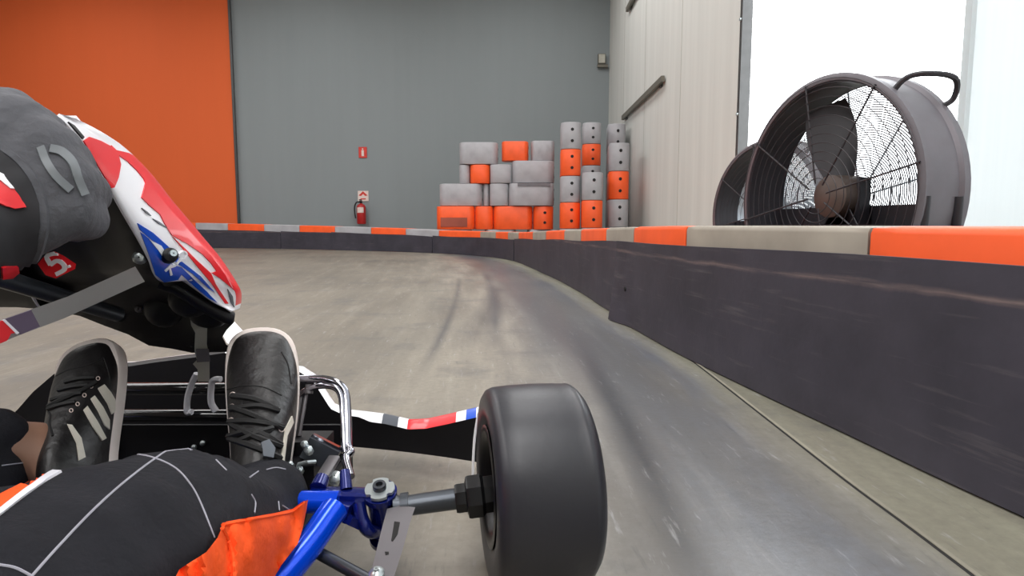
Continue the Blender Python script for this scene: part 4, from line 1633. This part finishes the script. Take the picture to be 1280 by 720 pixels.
decal(m, sbv, [(-4, 640), (31, 613), (62, 592), (94, 576), (125, 566.5), (162, 560.5), (150, 564.5), (119, 573), (87, 585), (59, 601), (28, 623), (-4, 648)], 5, .0006, .0012)
m.build('white_stripe', 'suit_white', suit)
m = MB()
decal(m, sbv, [(-4, 622), (31, 604), (62, 585), (94, 569), (125, 561), (134, 563.5), (125, 566), (94, 575.5), (62, 591.5), (31, 612.5), (-4, 639)], 5, .0005, .0010)
m.build('orange_stripe', 'suit_orange', suit)
m = MB()
for L in ([(38, 722), (72, 684), (116, 638), (156, 602), (194, 573), (212, 562), (228, 559), (240, 563)],
          [(128, 570), (169, 568), (194, 573), (219, 585), (237, 604), (250, 627), (268, 672)],
          [(-2, 706), (19, 710), (39, 720)], [(270, 575), (283, 588)], [(314, 618), (319, 628), (318, 641)],
          [(312, 597), (323, 589)], [(333, 587), (345, 584.5), (357, 586.5)], [(348, 627), (349, 638)], [(353, 632), (364, 639)],
          [(2, 582), (25, 579), (46, 576)]):
    seam(m, sbv, L, .00085)
m.build('stitching', 'thread', suit)
# loose orange side gusset hanging from the right leg
m = MB()
def gd(x, y):
    base = interp([(220, .425), (270, .50), (310, .565), (350, .62), (385, .655)], x) - .0007 * max(0, y - 650)
    h, n_ = cast(sbv, x, y)
    if h is not None and h.y < base + .08: base = min(base, h.y - .016)
    return base + .006 * math.sin((x - 220) * .115 + (y - 640) * .012) + .004 * math.sin(x * .31 + 1)
px_shell(m, [(279, 655), (283, 652), (310, 647), (345, 641), (366, 636), (378, 627), (385, 625), (383, 638), (378, 662), (372, 680), (352, 706), (338, 730), (325, 770), (205, 775), (216, 728), (224, 712), (233, 706), (258, 690), (272, 672)], gd, .004, 7)
gus = m.build('orange_gusset', 'suit_orange', suit, angle=70)
m = MB()
gb = bvh_of(gus)
for L in ([(279, 656), (310, 650), (345, 644), (366, 639), (380, 628)], [(278, 660), (290, 690), (293, 722)]):
    seam(m, gb, L, .0016)
m.build('hem', 'suit_orange', gus)

# ---- shoes
def shoe(fr, side):
    Ah, L, Wd, U, ln = fr
    tr = lambda l, w, u: Ah + L * l + Wd * w + U * u
    st_ = [(0.0, .014, .060), (.02, .026, .078), (.07, .033, .092), (.15, .035, .098), (.25, .0345, .100), (.35, .036, .094), (.46, .040, .081), (.58, .044, .068), (.70, .0465, .058), (.80, .0465, .051), (.88, .043, .045), (.94, .0395, .040), (.975, .032, .034), (1.0, .020, .026)]
    k = ln / .285
    rings = []
    for s, w, h in st_:
        ring = []
        for j in range(24):
            a1 = 2 * PI * j / 24
            c_, s_ = math.cos(a1), math.sin(a1)
            e = .72
            x = w * k * math.copysign(abs(c_) ** e, c_)
            if s_ >= 0:
                bend = 1.0 - .25 * abs(c_)
                z = .016 + (h * k - .016) * abs(s_) ** .8
                x *= 1 - .26 * (abs(s_) ** 3.0) * (1 if s > .1 else .4)
            else:
                z = .016 + .006 * s_
            shift = .006 * math.sin(s * PI) * side
            ring.append(tr(s * ln * .985 + .002, x + shift, z))
        rings.append(ring)
    m = MB(); m.loft(rings)
    up_ = m.build('shoe', 'shoe', person, angle=70)
    sub = up_.modifiers.new('s', 'SUBSURF'); sub.levels = sub.render_levels = 2
    dg = bpy.context.evaluated_depsgraph_get()
    me = bpy.data.meshes.new_from_object(up_.evaluated_get(dg))
    up_.modifiers.clear(); up_.data = me; me.shade_smooth()
    # sole
    ol = []
    so = [(0.0, .012), (.008, .020), (.03, .029), (.08, .0345), (.16, .0365), (.26, .036), (.36, .0375), (.47, .0415), (.60, .0465), (.72, .0485), (.82, .0485), (.90, .0455), (.95, .039), (.985, .027), (1.0, .012)]
    for s, w in so: ol.append((s * (ln + .006) - .002, w * k + .006 * math.sin(s * PI) * side))
    for s, w in reversed(so): ol.append((s * (ln + .006) - .002, -w * k + .006 * math.sin(s * PI) * side))
    rg = []
    for u_, ins in ((-.002, .004), (0, .001), (.004, 0), (.018, .0), (.023, .0015), (.024, .006)):
        cx = sum(p[0] for p in ol) / len(ol)
        rg.append([tr(l + (cx - l) * ins * 8, w - math.copysign(ins, w) * (1 if abs(w) > .006 else 0), u_ + (.006 if l > .9 * ln and u_ > .01 else 0)) for l, w in ol])
    m = MB(); m.loft(rg)
    so_ = m.build('sole', 'sole', up_, angle=50)
    s2 = so_.modifiers.new('b', 'SUBSURF'); s2.levels = s2.render_levels = 1
    # collar around the ankle
    return up_
shR_ = shoe(SR, 1)
shL_ = shoe(SL, -1)
def marks(sh, nm, mt, polys, step=4, off=.0005, th=.0012):
    b_ = bvh_of(sh); m = MB()
    for p in polys: decal(m, b_, p, step, off, th)
    if m.v: return m.build(nm, mt, sh)
def rings_px(sh, nm, mt, pts, rpx=4.2, r=.0011):
    b_ = bvh_of(sh); m = MB()
    for x, y in pts:
        L = []
        for k in range(12):
            a1 = 2 * PI * k / 12
            h, n_ = cast(b_, x + rpx * math.cos(a1), y + rpx * 1.05 * math.sin(a1))
            if h is not None: L.append(h)
        if len(L) == 12: m.tube(L, r, 6, closed=True)
    if m.v: return m.build(nm, mt, sh)
def laces(sh, lines, r=.0034, nm='laces'):
    b_ = bvh_of(sh); m = MB()
    for L in lines: seam(m, b_, L, r, None, 6, .0015)
    return m.build(nm, 'shoe_dark', sh)
# left shoe: three stripes on the inner side, pale heel piece
def each(sh, nm, mt, polys):
    for p in polys: marks(sh, nm, mt, [p])
each(shL_, 'side_stripe', 'shoe_white', [
 [(122, 486), (130, 481), (138, 491), (143, 500), (143, 514), (139, 518), (134, 505)],
 [(113, 499), (118, 495), (128, 509), (136, 525), (136, 537), (130, 532), (122, 514)],
 [(104, 513), (109, 508), (121, 527), (132, 548), (127, 551), (115, 533)]])
marks(shL_, 'heel_piece', 'shoe_white', [[(84, 531), (90, 532), (101, 548), (106, 572), (98, 576), (95, 554)]])
rings_px(shL_, 'eyelets', 'sign_white', [(122.5, 473), (114, 483), (105.5, 494), (97, 505), (89, 513)], 2.2, .0006)
laces(shL_, [[(118, 473), (100, 474), (82, 478)], [(110, 482), (92, 484), (74, 488)], [(102, 492), (84, 495), (66, 500)], [(94, 503), (78, 506), (62, 511)], [(120, 478), (100, 490), (78, 500), (62, 508)]])
b_ = bvh_of(shL_); m = MB()
seam(m, b_, [(70, 470), (86, 462), (104, 458), (120, 452), (130, 447)], .0010); seam(m, b_, [(130, 447), (136, 466), (138, 484)], .0010)
seam(m, b_, [(60, 514), (63, 520), (62, 530), (66, 545)], .0016)
m.build('seams', 'shoe_dark', shL_)
# right shoe: eyelets and wide dark laces, pale stripe ends at the edge
rings_px(shR_, 'eyelets', 'sign_white', [(291, 494), (290, 509), (289, 526), (286, 545), (352, 536), (350, 556), (349, 573)], 3.4, .0009)
laces(shR_, [[(291, 495), (320, 500), (346, 512)], [(290, 509), (318, 520), (352, 536)], [(290, 512), (322, 508), (348, 514)], [(288, 527), (318, 528), (352, 534)], [(287, 545), (318, 540), (350, 556)], [(290, 530), (318, 546), (350, 558)], [(300, 552), (322, 542), (340, 536)], [(288, 548), (320, 560), (349, 573)]], .0042)
marks(shR_, 'side_stripe', 'shoe_white', [[(273, 511), (283, 502), (284, 519), (273, 520)]])
marks(shR_, 'side_stripe', 'shoe_white', [[(261, 572), (268, 548), (272, 552), (270, 562)]])
marks(shR_, 'side_stripe', 'shoe_white', [[(356, 536), (364, 520), (366, 528), (358, 545), (354, 578), (350, 580)]])
b_ = bvh_of(shR_); m = MB()
seam(m, b_, [(284, 487), (305, 482), (330, 484), (352, 494)], .0011); seam(m, b_, [(352, 440), (360, 456), (364, 480)], .0012)
seam(m, b_, [(302, 492), (302, 520), (300, 540)], .0009)
m.build('seams', 'shoe_dark', shR_)
m = MB()
b_ = bvh_of(shR_)
decal(m, b_, [(326, 556), (334, 552), (340, 562), (338, 574), (328, 572)], 4, .004, .002)
m.build('tongue', 'deco_grey', shR_)

# ---- gloves
def gfold(co, n):
    return .0011 * noise.noise(co * 38) + .0008 * noise.noise(co * 90)
glove = organic('glove', hand_chains(1.0) + [[(wrR, .031), (wrR.lerp(elR, .28), .038)]], .003, 'glove', person, 14, gfold)
gb = bvh_of(glove)
m = MB()
decal(m, gb, [(-16, 186), (4, 194), (22, 208), (38, 230), (47, 256), (48, 284), (42, 310), (30, 334), (10, 350), (-20, 352)], 5, .0008, .0024)
m.build('wrist_strap', 'glove_dark', glove, angle=60)
m = MB()
seam(m, gb, [(-6, 184), (6, 190), (26, 206), (43, 230), (52, 258), (53, 286), (46, 314), (36, 334)], .0034)
m.build('strap_edge', 'glove', glove)
m = MB()
decal(m, gb, [(-4, 220), (12, 232), (22, 246), (32, 261), (18, 263), (-4, 259)], 4, .0036, .0010, 0)
decal(m, gb, [(-4, 218), (6, 224), (18, 240), (14, 240), (2, 230), (-4, 228)], 3, .0046, .0010, 1)
m.build('red_label', ['red', 'white'], glove)
m = MB()
decal(m, gb, [(-4, 330), (16, 328), (18, 334), (10, 341), (-4, 343)], 4, .0036, .0010, 0)
m.build('red_label', ['red', 'white'], glove)
m = MB()
decal(m, gb, thick([(50, 184), (58, 203), (70, 221), (88, 238)], 10, 4), 3, .0004, .0010)
decal(m, gb, thick([(62, 186), (76, 190), (90, 204), (97, 224), (105, 244)], 10, 4), 3, .0004, .0010)
m.build('embossed_mark', 'glove_mark', glove)
# small red tag with a white figure 5
m = MB()
px_shell(m, [(47, 330), (59, 316), (68, 314), (80, 320), (95, 330), (94, 336), (70, 348), (57, 344)], lambda x, y: .405, .007, 5)
tg = m.build('tag', 'red', glove, angle=50)
tb = bvh_of(tg)
m = MB()
decal(m, tb, thick([(73, 317), (66, 317.5), (59, 321), (64, 331)], 5, 3), 2.5, .0004, .0006)
decal(m, tb, thick([(64, 331), (72, 326), (80, 330), (81, 337), (71, 343)], 5, 4), 2.5, .0005, .0007)
decal(m, tb, [(85, 332), (88, 331), (89, 334), (86, 335)], 2, .0005, .0007)
m.build('figure', 'white', tg)
organic('glove', left_hand(1.0) + [[(wrL, .031), (wrL.lerp(elL, .28), .038)]], .004, 'glove', person, 8)
# helmet, well behind the camera
m = MB()
m.sphere(headc + V((0, .0, .03)), .145, 28, 18, sc=(.92, 1.08, 1.05))
hel = m.build('helmet', 'white', person)
m = MB()
hc = headc + V((0, .0, .03))
rr = []
for z in (-.03, .0, .03, .06):
    rr.append([hc + V((.92 * .149 * math.cos(z / .15) * math.cos(t), 1.08 * .149 * math.cos(z / .15) * math.sin(t), z)) for t in [PI * .12 + PI * .76 * j / 20 for j in range(21)]])
m.loft(rr, cap=False, closed=False)
m.build('visor', 'black_gloss', hel)
# ================================================================== world, camera
w = bpy.data.worlds.new('World')
S.world = w
w.use_nodes = True
bg = w.node_tree.nodes['Background']
bg.inputs[0].default_value = (0.93, 0.97, 1.0, 1)
bg.inputs[1].default_value = 5.5

cam = bpy.data.cameras.new('camera')
cam.sensor_fit = 'HORIZONTAL'
cam.sensor_width = 36.0
cam.lens = 36.0 * F / 1280.0
cam.clip_start = 0.02
co = bpy.data.objects.new('camera', cam)
COL.objects.link(co)
co.location = EYE
co.rotation_euler = (PI / 2 - PITCH, 0, 0)
S.camera = co
S.view_settings.view_transform = 'Standard'
S.view_settings.look = 'None'
S.view_settings.gamma = 1.0
S.view_settings.exposure = 0.0
